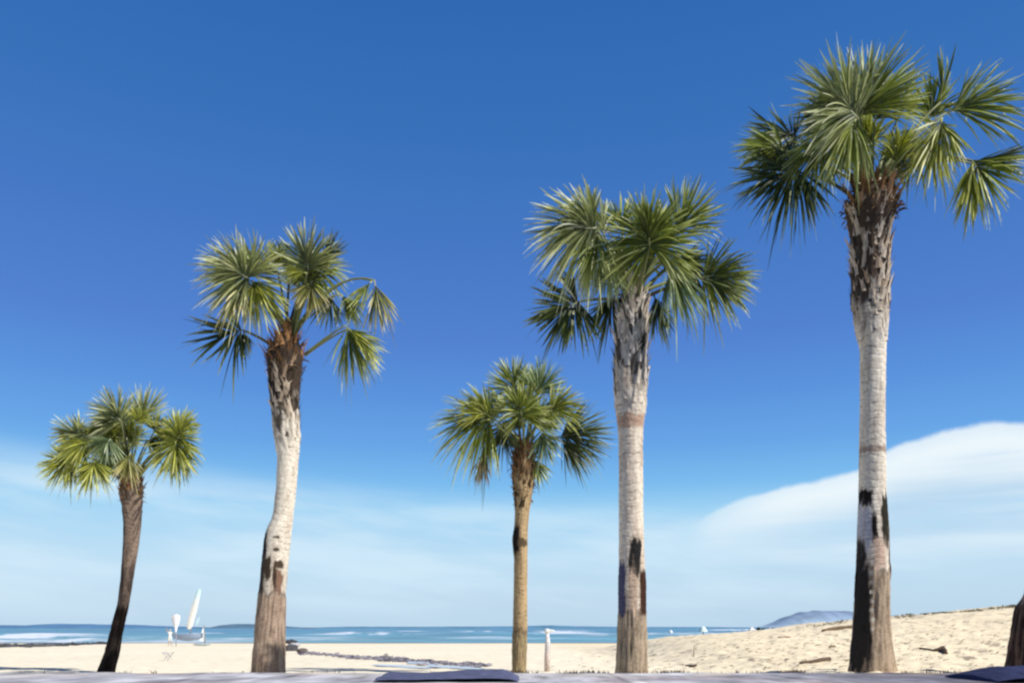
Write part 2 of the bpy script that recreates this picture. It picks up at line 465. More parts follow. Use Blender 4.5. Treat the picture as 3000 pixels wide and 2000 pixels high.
def make_palm(cfg):
    rng = random.Random(cfg['seed'])
    Y0 = cfg['Y']; S = Y0 / F
    prof = sorted(cfg['prof'], key=lambda p: -p[0])       # from the ground up
    by = prof[0][0]
    bx = prof[0][1]
    base = P(bx, by, Y0)
    gz = ground(base.x, base.y, False)
    base = Vector((base.x, Y0, min(gz, base.z)))
    root = empty('palm_tree', base)
    tag(root, cfg['label'], 'palm tree', 'palm trees along the beach')
    ysn = [p[0] for p in prof][::-1]; cxs = [p[1] for p in prof][::-1]; hws = [p[2] for p in prof][::-1]
    def smooth(v, arr):
        r = 0; ws = 0
        for o, w in ((-16, 1), (-8, 2), (0, 3), (8, 2), (16, 1)):
            r += w * np.interp(v + o, ysn, arr); ws += w
        return r / ws
    ytop = ysn[0]
    ybot = HOR + (H - (base.z - .25)) * F / Y0
    nring = int(min(620, (ybot - ytop) / 2.6)); seg = 84
    mb = MB()
    b0, b1 = cfg['boots']                                  # rows between which old leaf bases stay on
    yb = cfg['barkline']
    pale, brown, under = cfg['pale'], cfg['brown'], cfg['under']
    sd = cfg['seed'] * 3.7
    for r in range(nring + 1):
        y = ybot + (ytop - ybot) * r / nring
        cx, hw = smooth(min(y, ysn[-1]), cxs), smooth(min(y, ysn[-1]), hws)
        if y > ysn[-1]: hw *= 1 + (y - ysn[-1]) / 400
        cen = P(cx, y, Y0); rad = hw * S
        rad *= 1 - .14 * sstep(b1, b1 - 130, y) if False else 1 - .13 * (1 - sstep(b1 - 150, b1 - 20, y))
        for k in range(seg):
            t = 2 * math.pi * k / seg
            ct, st = math.cos(t), math.sin(t)
            zz = cen.z
            # old leaf scars: irregular, slightly tilted rings; fibres on the lower bark
            rr = zz + .05 * n3(ct * 1.1 + sd, st * 1.1, zz * 1.9) + .03 * n3(0, sd, zz * 5) + .02 * ct
            sp = cfg.get('ring', .085)
            saw = (rr / sp) % 1.0
            low = sstep(yb - 14, yb + 14, y + 26 * n3(ct * 2.2 + sd, st * 2.2, 1.0))
            fib = fbm(ct * 7 + sd, st * 7, zz * 2.2, 3)
            rough = fbm(ct * 3 + sd, st * 3, zz * 5, 3)
            d = (1 - low) * (-.006 * sstep(.80, .97, saw) * (1 - sstep(.97, 1.0, saw)) + .004 * rough) + low * (.016 * fib + .007 * rough)
            if b0 < y < b1: d = .014 * rough
            rv = rad * (1 + .05 * n3(ct + sd, st, zz * .8)) + d
            mb.v.append((cen.x + rv * ct, Y0 + rv * st, zz))
            ringdark = sstep(.80, .93, saw) * (1 - sstep(.95, 1.0, saw)) * sstep(-.05, .35, n3(ct * 1.6 + sd, st * 1.6, zz * 4))
            c = mixc(pale, brown, min(1, max(0, .12 + .60 * fbm(ct * 1.5 + sd, st * 1.5, zz * 1.6, 3) + .35 * fbm(ct * 4 + sd, st * 4, zz * 14, 2))))
            c = mixc(c, tuple(v * .38 for v in brown), .85 * ringdark)
            lo = mixc(cfg['bark'], tuple(v * .40 for v in cfg['bark']), min(1, max(0, .28 - fib * .55 - .55 * fbm(ct * 3.5 + sd, st * 3.5, zz * 7, 3))))
            c = mixc(c, lo, low)
            c = mixc(c, mixc(brown, cfg['bark'], .5), .8 * sstep(-95, 0, y - yb) * sstep(-.1, .35, fib + .5 * rough)); edge = math.exp(-((y - yb + 26 * n3(ct * 2.2 + sd, st * 2.2, 1.0)) / 7) ** 2)
            c = mixc(c, (.05, .035, .03), .55 * edge)
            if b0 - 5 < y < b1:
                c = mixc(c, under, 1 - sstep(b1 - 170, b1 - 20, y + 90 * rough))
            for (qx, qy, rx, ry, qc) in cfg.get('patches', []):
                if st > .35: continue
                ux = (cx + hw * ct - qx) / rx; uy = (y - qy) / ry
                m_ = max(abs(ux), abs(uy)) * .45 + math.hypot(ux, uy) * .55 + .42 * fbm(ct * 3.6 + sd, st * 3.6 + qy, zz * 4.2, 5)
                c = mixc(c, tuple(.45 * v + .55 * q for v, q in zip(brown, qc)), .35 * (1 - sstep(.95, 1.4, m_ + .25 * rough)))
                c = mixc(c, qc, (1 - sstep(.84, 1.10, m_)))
            mb.c.append(c)
    for r in range(nring):
        for k in range(seg):
            k2 = (k + 1) % seg
            mb.f.append((r * seg + k, r * seg + k2, (r + 1) * seg + k2, (r + 1) * seg + k))
    mb.f.append(tuple(nring * seg + k for k in range(seg)))
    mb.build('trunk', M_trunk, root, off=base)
    # old leaf bases
    bm_ = MB()
    if cfg['nboot']:
        nb = cfg['nboot']
        for i in range(nb):
            f = i / nb
            y = b1 + (b0 - b1) * f + rng.uniform(-6, 6)
            cx, hw = smooth(y, cxs), smooth(y, hws)
            if f < .30 and rng.random() > .35 + f * 2: continue
            t = i * 2.39996 + rng.uniform(-.25, .25)
            outd = Vector((math.cos(t), math.sin(t), 0)); side = Vector((-math.sin(t), math.cos(t), 0))
            lean = side * rng.uniform(-.35, .35)
            up = (Vector((0, 0, 1)) + lean).normalized()
            p = P(cx, y, Y0) + outd * (hw * S * (.81 + .13 * lowk_(f)))
            head = sstep(b0 + cfg['head'] + 30, b0 + cfg['head'], y)  if False else 1 - sstep(b0 + cfg['head'], b0 + cfg['head'] + 40, y)
            col = mixc(cfg['bootc'][0], cfg['bootc'][1], rng.random())
            lowk = 1 - sstep(.0, .38, f)
            col = mixc(col, cfg['pale'], .75 * lowk)
            if rng.random() < cfg.get('pdark', .35) * (1 - .4 * lowk): col = tuple(v * .16 for v in col)
            col = mixc(col, mixc((.40, .21, .09), (.10, .055, .03), rng.random()), head * cfg.get('fibre', 1))
            ln = rng.uniform(.11, .20) * cfg.get('bscale', 1)
            boot(bm_, p, outd, up, side, ln, rng.uniform(.055, .10) * cfg.get('bscale', 1), col, (.03, .02, .014), rng, rng.uniform(.012, .055) * (1 + .8 * head) * (1 - .7 * lowk))
        # loose brown fibre at the head
        for i in range(cfg.get('nfib', 120)):
            y = b0 + rng.uniform(-22, cfg['head'] + 30)
            cx, hw = smooth(y, cxs), smooth(y, hws)
            t = rng.uniform(0, 2 * math.pi)
            outd = Vector((math.cos(t), math.sin(t), 0))
            p = P(cx, y, Y0) + outd * (hw * S * rng.uniform(.7, .95))
            d = (outd * rng.uniform(.2, 1) + Vector((rng.uniform(-.7, .7), rng.uniform(-.7, .7), rng.uniform(-.6, 1.1)))).normalized()
            l = rng.uniform(.05, .14)
            q = p + d * l * .6; q2 = p + d * l + Vector((0, 0, -.03))
            c = mixc((.40, .22, .10), (.07, .042, .025), rng.random())
            sv = d.cross(Vector((.3, .5, .2))).normalized() * rng.uniform(.004, .011)
            bm_.add([p - sv, p + sv, q - sv, q + sv, q2], [(0, 1, 3, 2), (2, 3, 4)], c)
        bm_.build('leaf_bases', M_boot, root, off=base, smooth=False)
    # fronds
    ocx = np.interp(ytop, ysn, cxs)
    fl = []
    for (fx, fy, rx, ry, R0, nf, tn) in cfg.get('fill', []):
        for _ in range(nf):
            q = rng.uniform(0, 6.283); k = math.sqrt(rng.random())
            fx2, fy2 = fx + rx * k * math.cos(q), fy + ry * k * math.sin(q)
            an = math.degrees(math.atan2(ytop + 10 - fy2, fx2 - ocx)) + rng.uniform(-45, 45)
            fl.append((fx2, fy2, an, R0 * rng.uniform(.75, 1.1), rng.uniform(110, 190), 30, rng.uniform(-.1, .5), rng.choice(tn), dict(droop=rng.uniform(.08, .24), face=rng.uniform(-50, 50))))
    for fr in cfg['fronds'] + fl:
        hx, hy, ang, Rp, spread, n, dy, tint = fr[:8]
        o = fr[8] if len(fr) > 8 else {}
        hub = P(hx, hy, Y0 + dy)
        Rm = Rp * (Y0 + dy) / F
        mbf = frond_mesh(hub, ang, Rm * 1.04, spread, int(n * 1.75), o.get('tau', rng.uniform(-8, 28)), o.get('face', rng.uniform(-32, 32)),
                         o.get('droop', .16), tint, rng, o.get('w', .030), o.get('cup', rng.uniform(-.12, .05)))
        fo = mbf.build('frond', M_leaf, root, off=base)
        if tint in 'bs' and tint == 'b': tag(fo, label='dead brown frond hanging down')
        # petiole
        sx, sy = o.get('root', (ocx + rng.uniform(-12, 12), ytop + rng.uniform(6, 40)))
        s = P(sx, sy, Y0 + dy * .12)
        al = R_(ang)
        dd = hub - s
        mid = s + dd * .5 + Vector((0, 0, o.get('arch', .10) * dd.length))
        pts = []
        for k in range(9):
            t = k / 8
            pts.append(s * (1 - t) ** 2 + mid * (2 * t * (1 - t)) + hub * t * t)
        pm = MB()
        pc = (.20, .22, .08) if tint != 'd' else (.05, .05, .03)  # dark-tint fronds get the same painted shade on their petioles
        if tint == 'b': pc = (.12, .075, .04)
        tube(pm, pts, [.026 - .016 * k / 8 for k in range(9)], 6, pc)
        pm.build('petiole', M_petiole, fo, off=base)
    return root

PALE = (.60, .525, .46); BROWN = (.40, .315, .25); BARK = (.42, .32, .23); BLK = (.018, .016, .016); RED = (.055, .026, .018)
palms = []
# --- the tall palm on the right
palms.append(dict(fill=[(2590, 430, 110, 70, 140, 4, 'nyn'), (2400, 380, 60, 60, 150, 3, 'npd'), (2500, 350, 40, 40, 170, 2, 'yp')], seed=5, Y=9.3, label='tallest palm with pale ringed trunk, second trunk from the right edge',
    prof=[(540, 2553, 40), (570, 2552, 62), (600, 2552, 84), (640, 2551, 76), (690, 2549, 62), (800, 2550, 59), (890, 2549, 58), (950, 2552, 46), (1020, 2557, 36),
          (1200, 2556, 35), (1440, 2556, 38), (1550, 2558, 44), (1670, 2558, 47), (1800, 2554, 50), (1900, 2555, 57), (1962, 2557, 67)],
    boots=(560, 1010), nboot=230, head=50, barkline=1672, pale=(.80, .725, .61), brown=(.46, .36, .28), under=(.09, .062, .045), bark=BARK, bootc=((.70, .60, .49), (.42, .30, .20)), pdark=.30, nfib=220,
    patches=[(2524, 1465, 15, 26, BLK), (2522, 1560, 20, 70, (.50, .50, .56)), (2580, 1525, 16, 85, (.03, .028, .02)), (2602, 1615, 13, 70, RED), (2545, 1555, 8, 50, BLK), (2558, 1625, 16, 45, (.62, .45, .35)), (2510, 1640, 14, 60, (.05, .055, .08)), (2560, 1320, 60, 9, BROWN), (2508, 1800, 24, 190, (.03, .027, .026))] + [(2534 + (k % 2) * 2, 1680 + 27 * k, 4.5, 7, (.5, .46, .4)) for k in range(7)],  # includes shade painted on the lower left bark and sun flecks as dots
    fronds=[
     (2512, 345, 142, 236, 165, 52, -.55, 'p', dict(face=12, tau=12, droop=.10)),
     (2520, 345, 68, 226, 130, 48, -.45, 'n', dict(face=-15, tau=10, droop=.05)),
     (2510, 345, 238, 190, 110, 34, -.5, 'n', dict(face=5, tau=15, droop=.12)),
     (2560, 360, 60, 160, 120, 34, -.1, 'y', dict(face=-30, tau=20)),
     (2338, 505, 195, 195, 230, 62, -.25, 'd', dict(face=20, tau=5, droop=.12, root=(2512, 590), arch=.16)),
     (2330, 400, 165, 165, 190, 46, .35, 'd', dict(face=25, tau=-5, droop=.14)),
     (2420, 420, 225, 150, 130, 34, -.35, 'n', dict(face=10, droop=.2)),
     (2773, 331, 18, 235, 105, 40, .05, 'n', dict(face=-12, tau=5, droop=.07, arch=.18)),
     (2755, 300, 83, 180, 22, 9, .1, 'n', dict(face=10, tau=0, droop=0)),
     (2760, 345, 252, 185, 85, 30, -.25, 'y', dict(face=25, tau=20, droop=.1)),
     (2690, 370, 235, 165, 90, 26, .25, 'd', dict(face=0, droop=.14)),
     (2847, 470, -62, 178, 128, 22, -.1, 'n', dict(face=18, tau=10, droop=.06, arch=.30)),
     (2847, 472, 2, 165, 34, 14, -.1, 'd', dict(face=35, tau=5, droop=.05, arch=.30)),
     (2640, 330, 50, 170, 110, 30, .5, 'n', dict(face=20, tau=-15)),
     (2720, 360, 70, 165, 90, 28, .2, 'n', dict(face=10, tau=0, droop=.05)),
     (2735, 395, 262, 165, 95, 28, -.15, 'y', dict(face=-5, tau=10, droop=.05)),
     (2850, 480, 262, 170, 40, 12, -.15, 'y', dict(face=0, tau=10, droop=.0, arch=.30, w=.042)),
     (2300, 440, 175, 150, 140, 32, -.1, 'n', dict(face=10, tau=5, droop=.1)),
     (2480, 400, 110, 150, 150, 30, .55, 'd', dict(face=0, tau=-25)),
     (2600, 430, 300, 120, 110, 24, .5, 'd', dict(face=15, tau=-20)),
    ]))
# --- second tall palm
palms.append(dict(fill=[(1890, 745, 120, 50, 120, 5, 'nyng'), (1755, 700, 25, 25, 125, 2, 'pp')], seed=4, Y=9.1, label='tall palm with a thick grey shaggy neck, right of the small slim palm',
    prof=[(850, 1857, 24), (875, 1856, 34), (900, 1853, 40), (980, 1848, 47), (1060, 1848, 53), (1130, 1848, 53), (1180, 1847, 46), (1250, 1847, 37), (1300, 1848, 35), (1500, 1849, 36),
          (1650, 1851, 38), (1700, 1852, 41), (1790, 1852, 41), (1900, 1851, 44), (1968, 1850, 48)],
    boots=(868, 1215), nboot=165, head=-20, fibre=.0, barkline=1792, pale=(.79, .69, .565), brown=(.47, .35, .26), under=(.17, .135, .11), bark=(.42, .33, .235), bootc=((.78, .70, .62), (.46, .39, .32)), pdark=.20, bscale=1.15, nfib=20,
    patches=[(1856, 1640, 17, 60, (.025, .024, .024)), (1882, 1735, 14, 72, RED), (1818, 1725, 9, 80, (.10, .10, .16)), (1850, 1730, 14, 60, (.56, .41, .30)), (1846, 1238, 44, 20, (.50, .34, .25))],
    fronds=[
     (1746, 668, 186, 200, 165, 56, -.45, 'p', dict(face=-18, tau=8, droop=.20)),
     (1735, 668, 115, 125, 90, 30, -.3, 'p', dict(face=-10, tau=8, droop=.10)),
     (1750, 672, 262, 165, 80, 26, -.4, 'n', dict(face=10, tau=15, droop=.05)),
     (1904, 721, 100, 166, 290, 74, -.6, 'n', dict(face=-10, tau=18, droop=.10)),
     (1974, 690, 52, 178, 105, 38, -.1, 'n', dict(face=15, tau=5, droop=.04)),
     (2057, 809, -4, 155, 160, 42, .15, 'n', dict(face=20, tau=10, droop=.10)),
     (2062, 815, -22, 140, 70, 18, -.1, 'd', dict(face=10, tau=10, droop=.05)),
     (1951, 765, -68, 190, 75, 30, -.3, 'g', dict(face=-10, tau=12, droop=.08)),
     (1693, 885, 205, 158, 205, 32, .1, 'd', dict(face=10, tau=0, droop=.06, root=(1825, 880), w=.042)),
     (1804, 862, 240, 132, 80, 24, .2, 'd', dict(face=10, droop=.08)),
     (1787, 726, 262, 145, 70, 24, -.35, 'g', dict(face=5, droop=.06)),
     (1916, 862, 285, 122, 70, 20, .25, 'd', dict(face=0, droop=.06)),
     (1822, 675, 95, 100, 130, 34, .1, 'n', dict(face=0, tau=0, droop=.04)),
     (1935, 700, 85, 130, 120, 36, .35, 'y', dict(face=0, tau=-15, droop=.05)),
     (1850, 740, 200, 120, 130, 28, .3, 'd', dict(face=0, tau=-10)),
     (1980, 760, 340, 140, 120, 28, .4, 'd', dict(face=0, tau=-10)),
    ]))
# --- third: small slim palm
palms.append(dict(fill=[(1535, 1215, 85, 60, 95, 8, 'nnyg')], seed=3, Y=14.0, label='small palm with slim tan trunk and brown hairy head, third from left',
    prof=[(1305, 1536, 22), (1340, 1535, 34), (1380, 1533, 38), (1440, 1533, 28), (1480, 1531, 22), (1540, 1527, 20), (1575, 1523, 23), (1600, 1524, 22), (1640, 1526, 20), (1700, 1525, 20), (1840, 1524, 21), (1900, 1522, 21), (1968, 1521, 21)],
    boots=(1310, 1490), nboot=110, head=150, fibre=.35, barkline=1850, pale=(.50, .36, .20), brown=(.24, .165, .10), under=(.05, .032, .022), bark=(.36, .28, .16), bootc=((.17, .11, .065), (.06, .038, .025)), pdark=.4, nfib=200, bscale=1.1,
    patches=[(1512, 1580, 10, 40, BLK), (1530, 1590, 14, 12, (.12, .085, .05))],
    fronds=[
     (1508, 1148, 102, 108, 150, 44, .1, 'n', dict(face=0, tau=0, droop=.04)),
     (1575, 1160, 72, 112, 130, 40, -.1, 'g', dict(face=10, tau=8, droop=.04)),
     (1545, 1130, 90, 85, 150, 32, .5, 'n', dict(face=0, tau=-20, droop=.05)),
     (1435, 1228, 190, 165, 195, 64, -.35, 'n', dict(face=-15, tau=8, droop=.20)),
     (1440, 1222, 150, 120, 90, 26, -.45, 'y', dict(face=10, tau=15, droop=.2)),
     (1634, 1278, 3, 160, 125, 46, -.1, 'd', dict(face=15, tau=5, droop=.05)),
     (1640, 1282, -50, 120, 70, 24, -.1, 'd', dict(face=10, tau=5, droop=.05)),
     (1605, 1204, 22, 115, 130, 40, -.3, 'y', dict(face=-15, tau=12, droop=.08)),
     (1528, 1216, 100, 100, 260, 56, -.5, 'n', dict(face=0, tau=20, droop=.08)),
     (1482, 1232, 250, 105, 110, 30, -.2, 'd', dict(face=0, droop=.06)),
     (1585, 1262, 285, 95, 110, 28, -.25, 'g', dict(face=0, droop=.06)),
     (1420, 1312, 262, 100, 46, 18, -.2, 'b', dict(face=15, droop=.02, arch=.3)),
     (1560, 1340, 300, 80, 70, 18, -.1, 'n', dict(face=0, droop=.04)),
     (1555, 1240, 60, 110, 140, 30, .55, 'd', dict(face=0, tau=-20)),
    ]))
# --- second from left
palms.append(dict(fill=[(860, 800, 60, 40, 90, 2, 'ny'), (730, 820, 30, 30, 140, 2, 'yp'), (910, 780, 30, 25, 115, 2, 'pn')], seed=2, Y=12.0, label='leaning palm with dark shaggy neck and whitish trunk, second from left',
    prof=[(958, 848, 14), (985, 844, 26), (1010, 838, 46), (1040, 834, 60), (1080, 834, 54), (1150, 833, 48), (1250, 838, 41), (1300, 842, 35), (1340, 844, 30), (1430, 838, 29), (1500, 830, 29), (1525, 826, 31),
          (1545, 818, 36), (1580, 812, 38), (1620, 808, 38), (1700, 801, 38), (1740, 797, 38), (1850, 791, 44), (1970, 786, 50)],
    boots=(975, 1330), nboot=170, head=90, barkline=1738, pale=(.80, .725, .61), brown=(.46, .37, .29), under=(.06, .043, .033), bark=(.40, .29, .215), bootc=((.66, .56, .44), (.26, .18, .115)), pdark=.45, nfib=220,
    patches=[(773, 1605, 15, 88, (.025, .027, .03)), (794, 1665, 11, 32, (.06, .045, .032)), (822, 1702, 12, 40, (.22, .13, .09)), (815, 1685, 5, 45, (.06, .04, .03)), (826, 1655, 13, 12, (.07, .05, .035)), (768, 1690, 12, 60, (.06, .05, .045)), (820, 1612, 9, 5, (.08, .06, .05)), (818, 1576, 10, 4, (.1, .08, .06))],
    fronds=[
     (726, 814, 150, 158, 250, 70, -.45, 'p', dict(face=-12, tau=8, droop=.12)),
     (740, 820, 295, 130, 120, 34, -.4, 'y', dict(face=5, tau=8, droop=.08)),
     (715, 830, 245, 120, 100, 26, -.35, 's', dict(face=5, droop=.06)),
     (904, 790, 100, 140, 190, 46, -.3, 'p', dict(face=-18, tau=12, droop=.06)),
     (940, 790, 55, 120, 60, 16, -.1, 'd', dict(face=10, droop=.04)),
     (850, 770, 140, 75, 70, 14, .3, 'd', dict(face=0, droop=.0)),
     (900, 800, 170, 75, 70, 16, -.35, 'y', dict(face=5, droop=.1)),
     (913, 822, 262, 92, 130, 30, -.3, 's', dict(face=0, droop=.08)),
     (1096, 820, 281, 160, 62, 20, -.1, 's', dict(face=15, tau=8, droop=.02, arch=.42)),
     (1090, 822, 235, 110, 50, 12, -.05, 'n', dict(face=0, droop=.05, arch=.42)),
     (976, 868, 248, 102, 110, 20, .1, 'd', dict(face=0, droop=.08, arch=.3)),
     (1000, 862, 305, 105, 60, 14, .1, 'n', dict(face=10, droop=.1, arch=.3)),
     (1011, 953, 295, 165, 100, 32, -.1, 'n', dict(face=12, tau=5, droop=.05, root=(893, 1040), arch=.06)),
     (1020, 962, 318, 128, 50, 18, -.2, 'y', dict(face=0, droop=.08, root=(893, 1040), arch=.06)),
     (708, 966, 196, 162, 165, 15, -.1, 'd', dict(face=12, tau=0, droop=.04, root=(797, 1012), arch=.10, w=.045)),
     (714, 970, 275, 75, 90, 10, -.1, 'd', dict(face=0, droop=.04, root=(797, 1012), arch=.10)),
     (880, 850, 80, 100, 130, 24, .5, 'd', dict(face=0, tau=-25)),
    ]))
# --- leftmost small palm
palms.append(dict(fill=[(335, 1290, 75, 50, 85, 9, 'nydpy'), (280, 1330, 65, 40, 80, 6, 'ynp'), (375, 1350, 30, 40, 70, 4, 'nyp'), (490, 1280, 50, 30, 85, 4, 'ny')], seed=1, Y=15.0, label='small dark curved palm, leftmost of the row',
    prof=[(1385, 388, 16), (1400, 388, 28), (1440, 384, 34), (1475, 386, 28), (1530, 388, 24), (1600, 383, 21), (1700, 371, 17), (1770, 361, 16), (1820, 348, 17), (1870, 337, 18), (1920, 326, 20), (1970, 309, 24)],
    boots=(1392, 1500), nboot=60, head=50, barkline=1772, pale=(.25, .185, .145), brown=(.07, .05, .042), under=(.06, .04, .03), bark=(.026, .020, .017), bootc=((.36, .25, .19), (.16, .10, .08)), pdark=.35, nfib=90, bscale=1.0,
    patches=[(366, 1560, 8, 60, (.05, .045, .05)), (362, 1650, 8, 90, (.07, .055, .05))],
    fronds=[
     (355, 1235, 118, 112, 190, 46, -.2, 'p', dict(face=10, tau=12, droop=.08)),
     (358, 1232, 170, 75, 80, 18, -.3, 'd', dict(face=10, tau=12, droop=.08)),
     (419, 1238, 80, 115, 120, 30, -.1, 'p', dict(face=0, tau=5, droop=.05)),
     (400, 1240, 60, 70, 120, 22, -.4, 'y', dict(face=0, tau=15)),
     (521, 1285, 60, 88, 230, 54, -.3, 'y', dict(face=-10, tau=20, droop=.05)),
     (515, 1290, 268, 120, 150, 44, -.3, 'y', dict(face=5, tau=12, droop=.08)),
     (525, 1315, 275, 95, 110, 24, .1, 'd', dict(face=5, tau=0, droop=.05)),
     (243, 1282, 148, 100, 130, 36, -.2, 'p', dict(face=5, tau=10, droop=.12)),
     (270, 1290, 205, 110, 100, 30, -.35, 'y', dict(face=5, tau=14, droop=.12)),
     (207, 1352, 188, 92, 160, 42, -.25, 'y', dict(face=5, tau=12, droop=.10)),
     (220, 1352, 255, 70, 70, 20, -.1, 'd', dict(face=5, tau=12, droop=.08)),
     (279, 1350, 262, 90, 150, 40, -.4, 'y', dict(face=5, tau=16, droop=.06)),
     (324, 1284, 240, 85, 150, 32, -.35, 'g', dict(face=0, tau=12, droop=.08)),
     (381, 1325, 265, 85, 90, 26, -.35, 's', dict(face=0, tau=10, droop=.06)),
     (340, 1340, 225, 80, 90, 22, -.1, 'n', dict(face=0, tau=10, droop=.06)),
     (430, 1290, 340, 60, 110, 16, .2, 'd', dict(face=0, tau=0)),
     (360, 1280, 100, 80, 160, 24, .5, 'd', dict(face=0, tau=-25)),
    ]))
# --- palm cut by the right edge
palms.append(dict(seed=6, Y=8.7, label='dark palm trunk cut off by the right edge of the picture',
    prof=[(560, 3425, 46), (620, 3410, 66), (760, 3360, 56), (1000, 3270, 42), (1400, 3140, 40), (1650, 3070, 42), (1745, 3050, 46), (1780, 3042, 62), (1850, 3036, 66), (1920, 3033, 72), (1968, 3032, 78)],
    boots=(580, 900), nboot=90, head=60, barkline=1768, pale=(.40, .32, .27), brown=(.25, .18, .14), under=(.08, .05, .04), bark=(.05, .034, .034), bootc=((.4, .33, .26), (.2, .14, .1)), nfib=60,
    fronds=[
     (3480, 380, 70, 200, 150, 40, -.4, 'n', dict(face=0, droop=.06)),
     (3620, 470, 10, 200, 150, 40, -.1, 'n', dict(face=10, droop=.1)),
     (3640, 600, -40, 190, 120, 34, .1, 'y', dict(face=10, droop=.1)),
     (3330, 350, 115, 190, 120, 34, .2, 'n', dict(face=10, droop=.1)),
     (3450, 420, 80, 190, 200, 40, .7, 'd', dict(face=10, tau=-25)),
    ]))
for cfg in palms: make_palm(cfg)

# ------------------------------------------------------------------ things on the beach
def boulder(px, py, r, col, label, seed):
    p = on_ground(px, py)
    mb = MB(); blob(mb, (0, 0, r[2] * .55), r, col, 18, 12, .35, seed)
    o = mb.build('boulder', M_rock); o.location = p
    return tag(o, label, 'rock', 'rocks beside the second palm')
boulder(850, 1906, (.42, .4, .19), (.08, .075, .085), 'dark flat rock at the foot of the heap right of the second palm', 3)
b2 = boulder(862, 1904, (.34, .34, .12), (.45, .44, .47), 'pale grey rock sitting in the middle of the heap right of the second palm', 8); b2.location.z += .24
b3 = boulder(850, 1904, (.36, .34, .10), (.06, .06, .07), 'dark slab lying on top of the heap right of the second palm', 15); b3.location.z += .40
boulder(884, 1912, (.22, .24, .13), (.13, .105, .10), 'small brown rock at the right end of the heap', 21)

# wrack line of seaweed
def scatter_clumps(name, pts, n, wid, size, cols, seed, label, cat, flat=.35):
    rng = random.Random(seed); mb = MB()
    for _ in range(n):
        t = rng.random() * (len(pts) - 1); i = int(t); f = t - i
        px = pts[i][0] * (1 - f) + pts[i + 1][0] * f; py = pts[i][1] * (1 - f) + pts[i + 1][1] * f
        p = on_ground(px + rng.uniform(-14, 14), py + rng.gauss(0, wid) * (.4 + 1.2 * abs(n3(px * .02, seed, 1)) * 2))
        if n3(px * .045, py * .1, seed) < -.18: continue
        s = size * rng.uniform(.35, 1.6)
        blob(mb, (p.x, p.y, p.z + s * .1), (s, s * .8, s * flat), mixc(cols[0], cols[1], rng.random()), 8, 5, .9, rng.random() * 99)
    o = mb.build(name, M_weed, smooth=False)
    return tag(o, label, cat, kind='stuff')
scatter_clumps('seaweed', [(885, 1912), (960, 1917), (1050, 1927), (1140, 1929), (1190, 1935), (1260, 1940), (1340, 1946), (1440, 1950)], 900, 3.2, .075,
               ((.10, .095, .125), (.36, .33, .36)), 31, 'dark line of washed up seaweed crossing the sand between the palms', 'seaweed')
scatter_clumps('seaweed', [(-150, 1897), (0, 1894), (120, 1892), (220, 1888), (320, 1884)], 260, 1.0, .30,
               ((.05, .055, .07), (.13, .13, .14)), 32, 'dark seaweed line along the surf at the far left', 'seaweed')
scatter_clumps('dune_scrub', [(2560, 1812), (2680, 1803), (2760, 1797), (2850, 1791), (2990, 1775)], 0 or 1, .5, .1, ((.08, .08, .04), (.14, .12, .07)), 33, 'x', 'x') if False else None
# scrub along the dune crest
mb = MB(); rng = random.Random(12)
for _ in range(300):
    px = rng.choice([rng.gauss(2665, 28), rng.gauss(2755, 22), rng.gauss(2840, 30), rng.gauss(2900, 20), rng.gauss(2960, 30), rng.uniform(2560, 3100), rng.uniform(2330, 2500)])
    Yc = DUNE_Y + rng.uniform(-.6, 1.4); X = (px - 1500) / F * Yc; z = ground(X, Yc)
    for _b in range(5):
        d = Vector((rng.uniform(-.12, .12), rng.uniform(-.1, .1), rng.uniform(.02, .10)))
        w = Vector((rng.uniform(-1, 1), rng.uniform(-1, 1), 0)).normalized() * .012
        p = Vector((X + rng.uniform(-.08, .08), Yc, z - .01))
        mb.add([p - w, p + w, p + d * .6 + w, p + d], [(0, 1, 2, 3)], mixc((.06, .065, .03), (.17, .14, .08), rng.random()))
tag(mb.build('dune_grass', M_weed, smooth=False), 'thin dark scrub growing along the crest of the dune', 'grass', kind='stuff')
# dry litter over the dune
mb = MB(); rng = random.Random(77)
for _ in range(620):
    px = rng.uniform(1600, 3080); py = rng.uniform(1860, 1964) if px < 2300 else rng.uniform(1815, 1964)
    if rng.random() > sstep(1500, 2300, px) * .8 + .2: continue
    p = on_ground(px, py)
    if p.y > 27.5: continue
    l = rng.uniform(.03, .16); th = rng.gauss(0, .5)
    d = Vector((math.cos(th), math.sin(th), rng.uniform(-.05, .25))) * l
    s = Vector((-math.sin(th), math.cos(th), .4)) * rng.uniform(.008, .022)
    q = p + Vector((0, 0, .012))
    mb.add([q - s, q + s, q + d * .6 + s, q + d], [(0, 1, 2, 3)], mixc((.10, .07, .05), (.30, .23, .16), rng.random()))
tag(mb.build('beach_litter', M_weed, smooth=False), 'scraps of dry weed scattered over the rough sand of the dune', 'dry weed', kind='stuff')
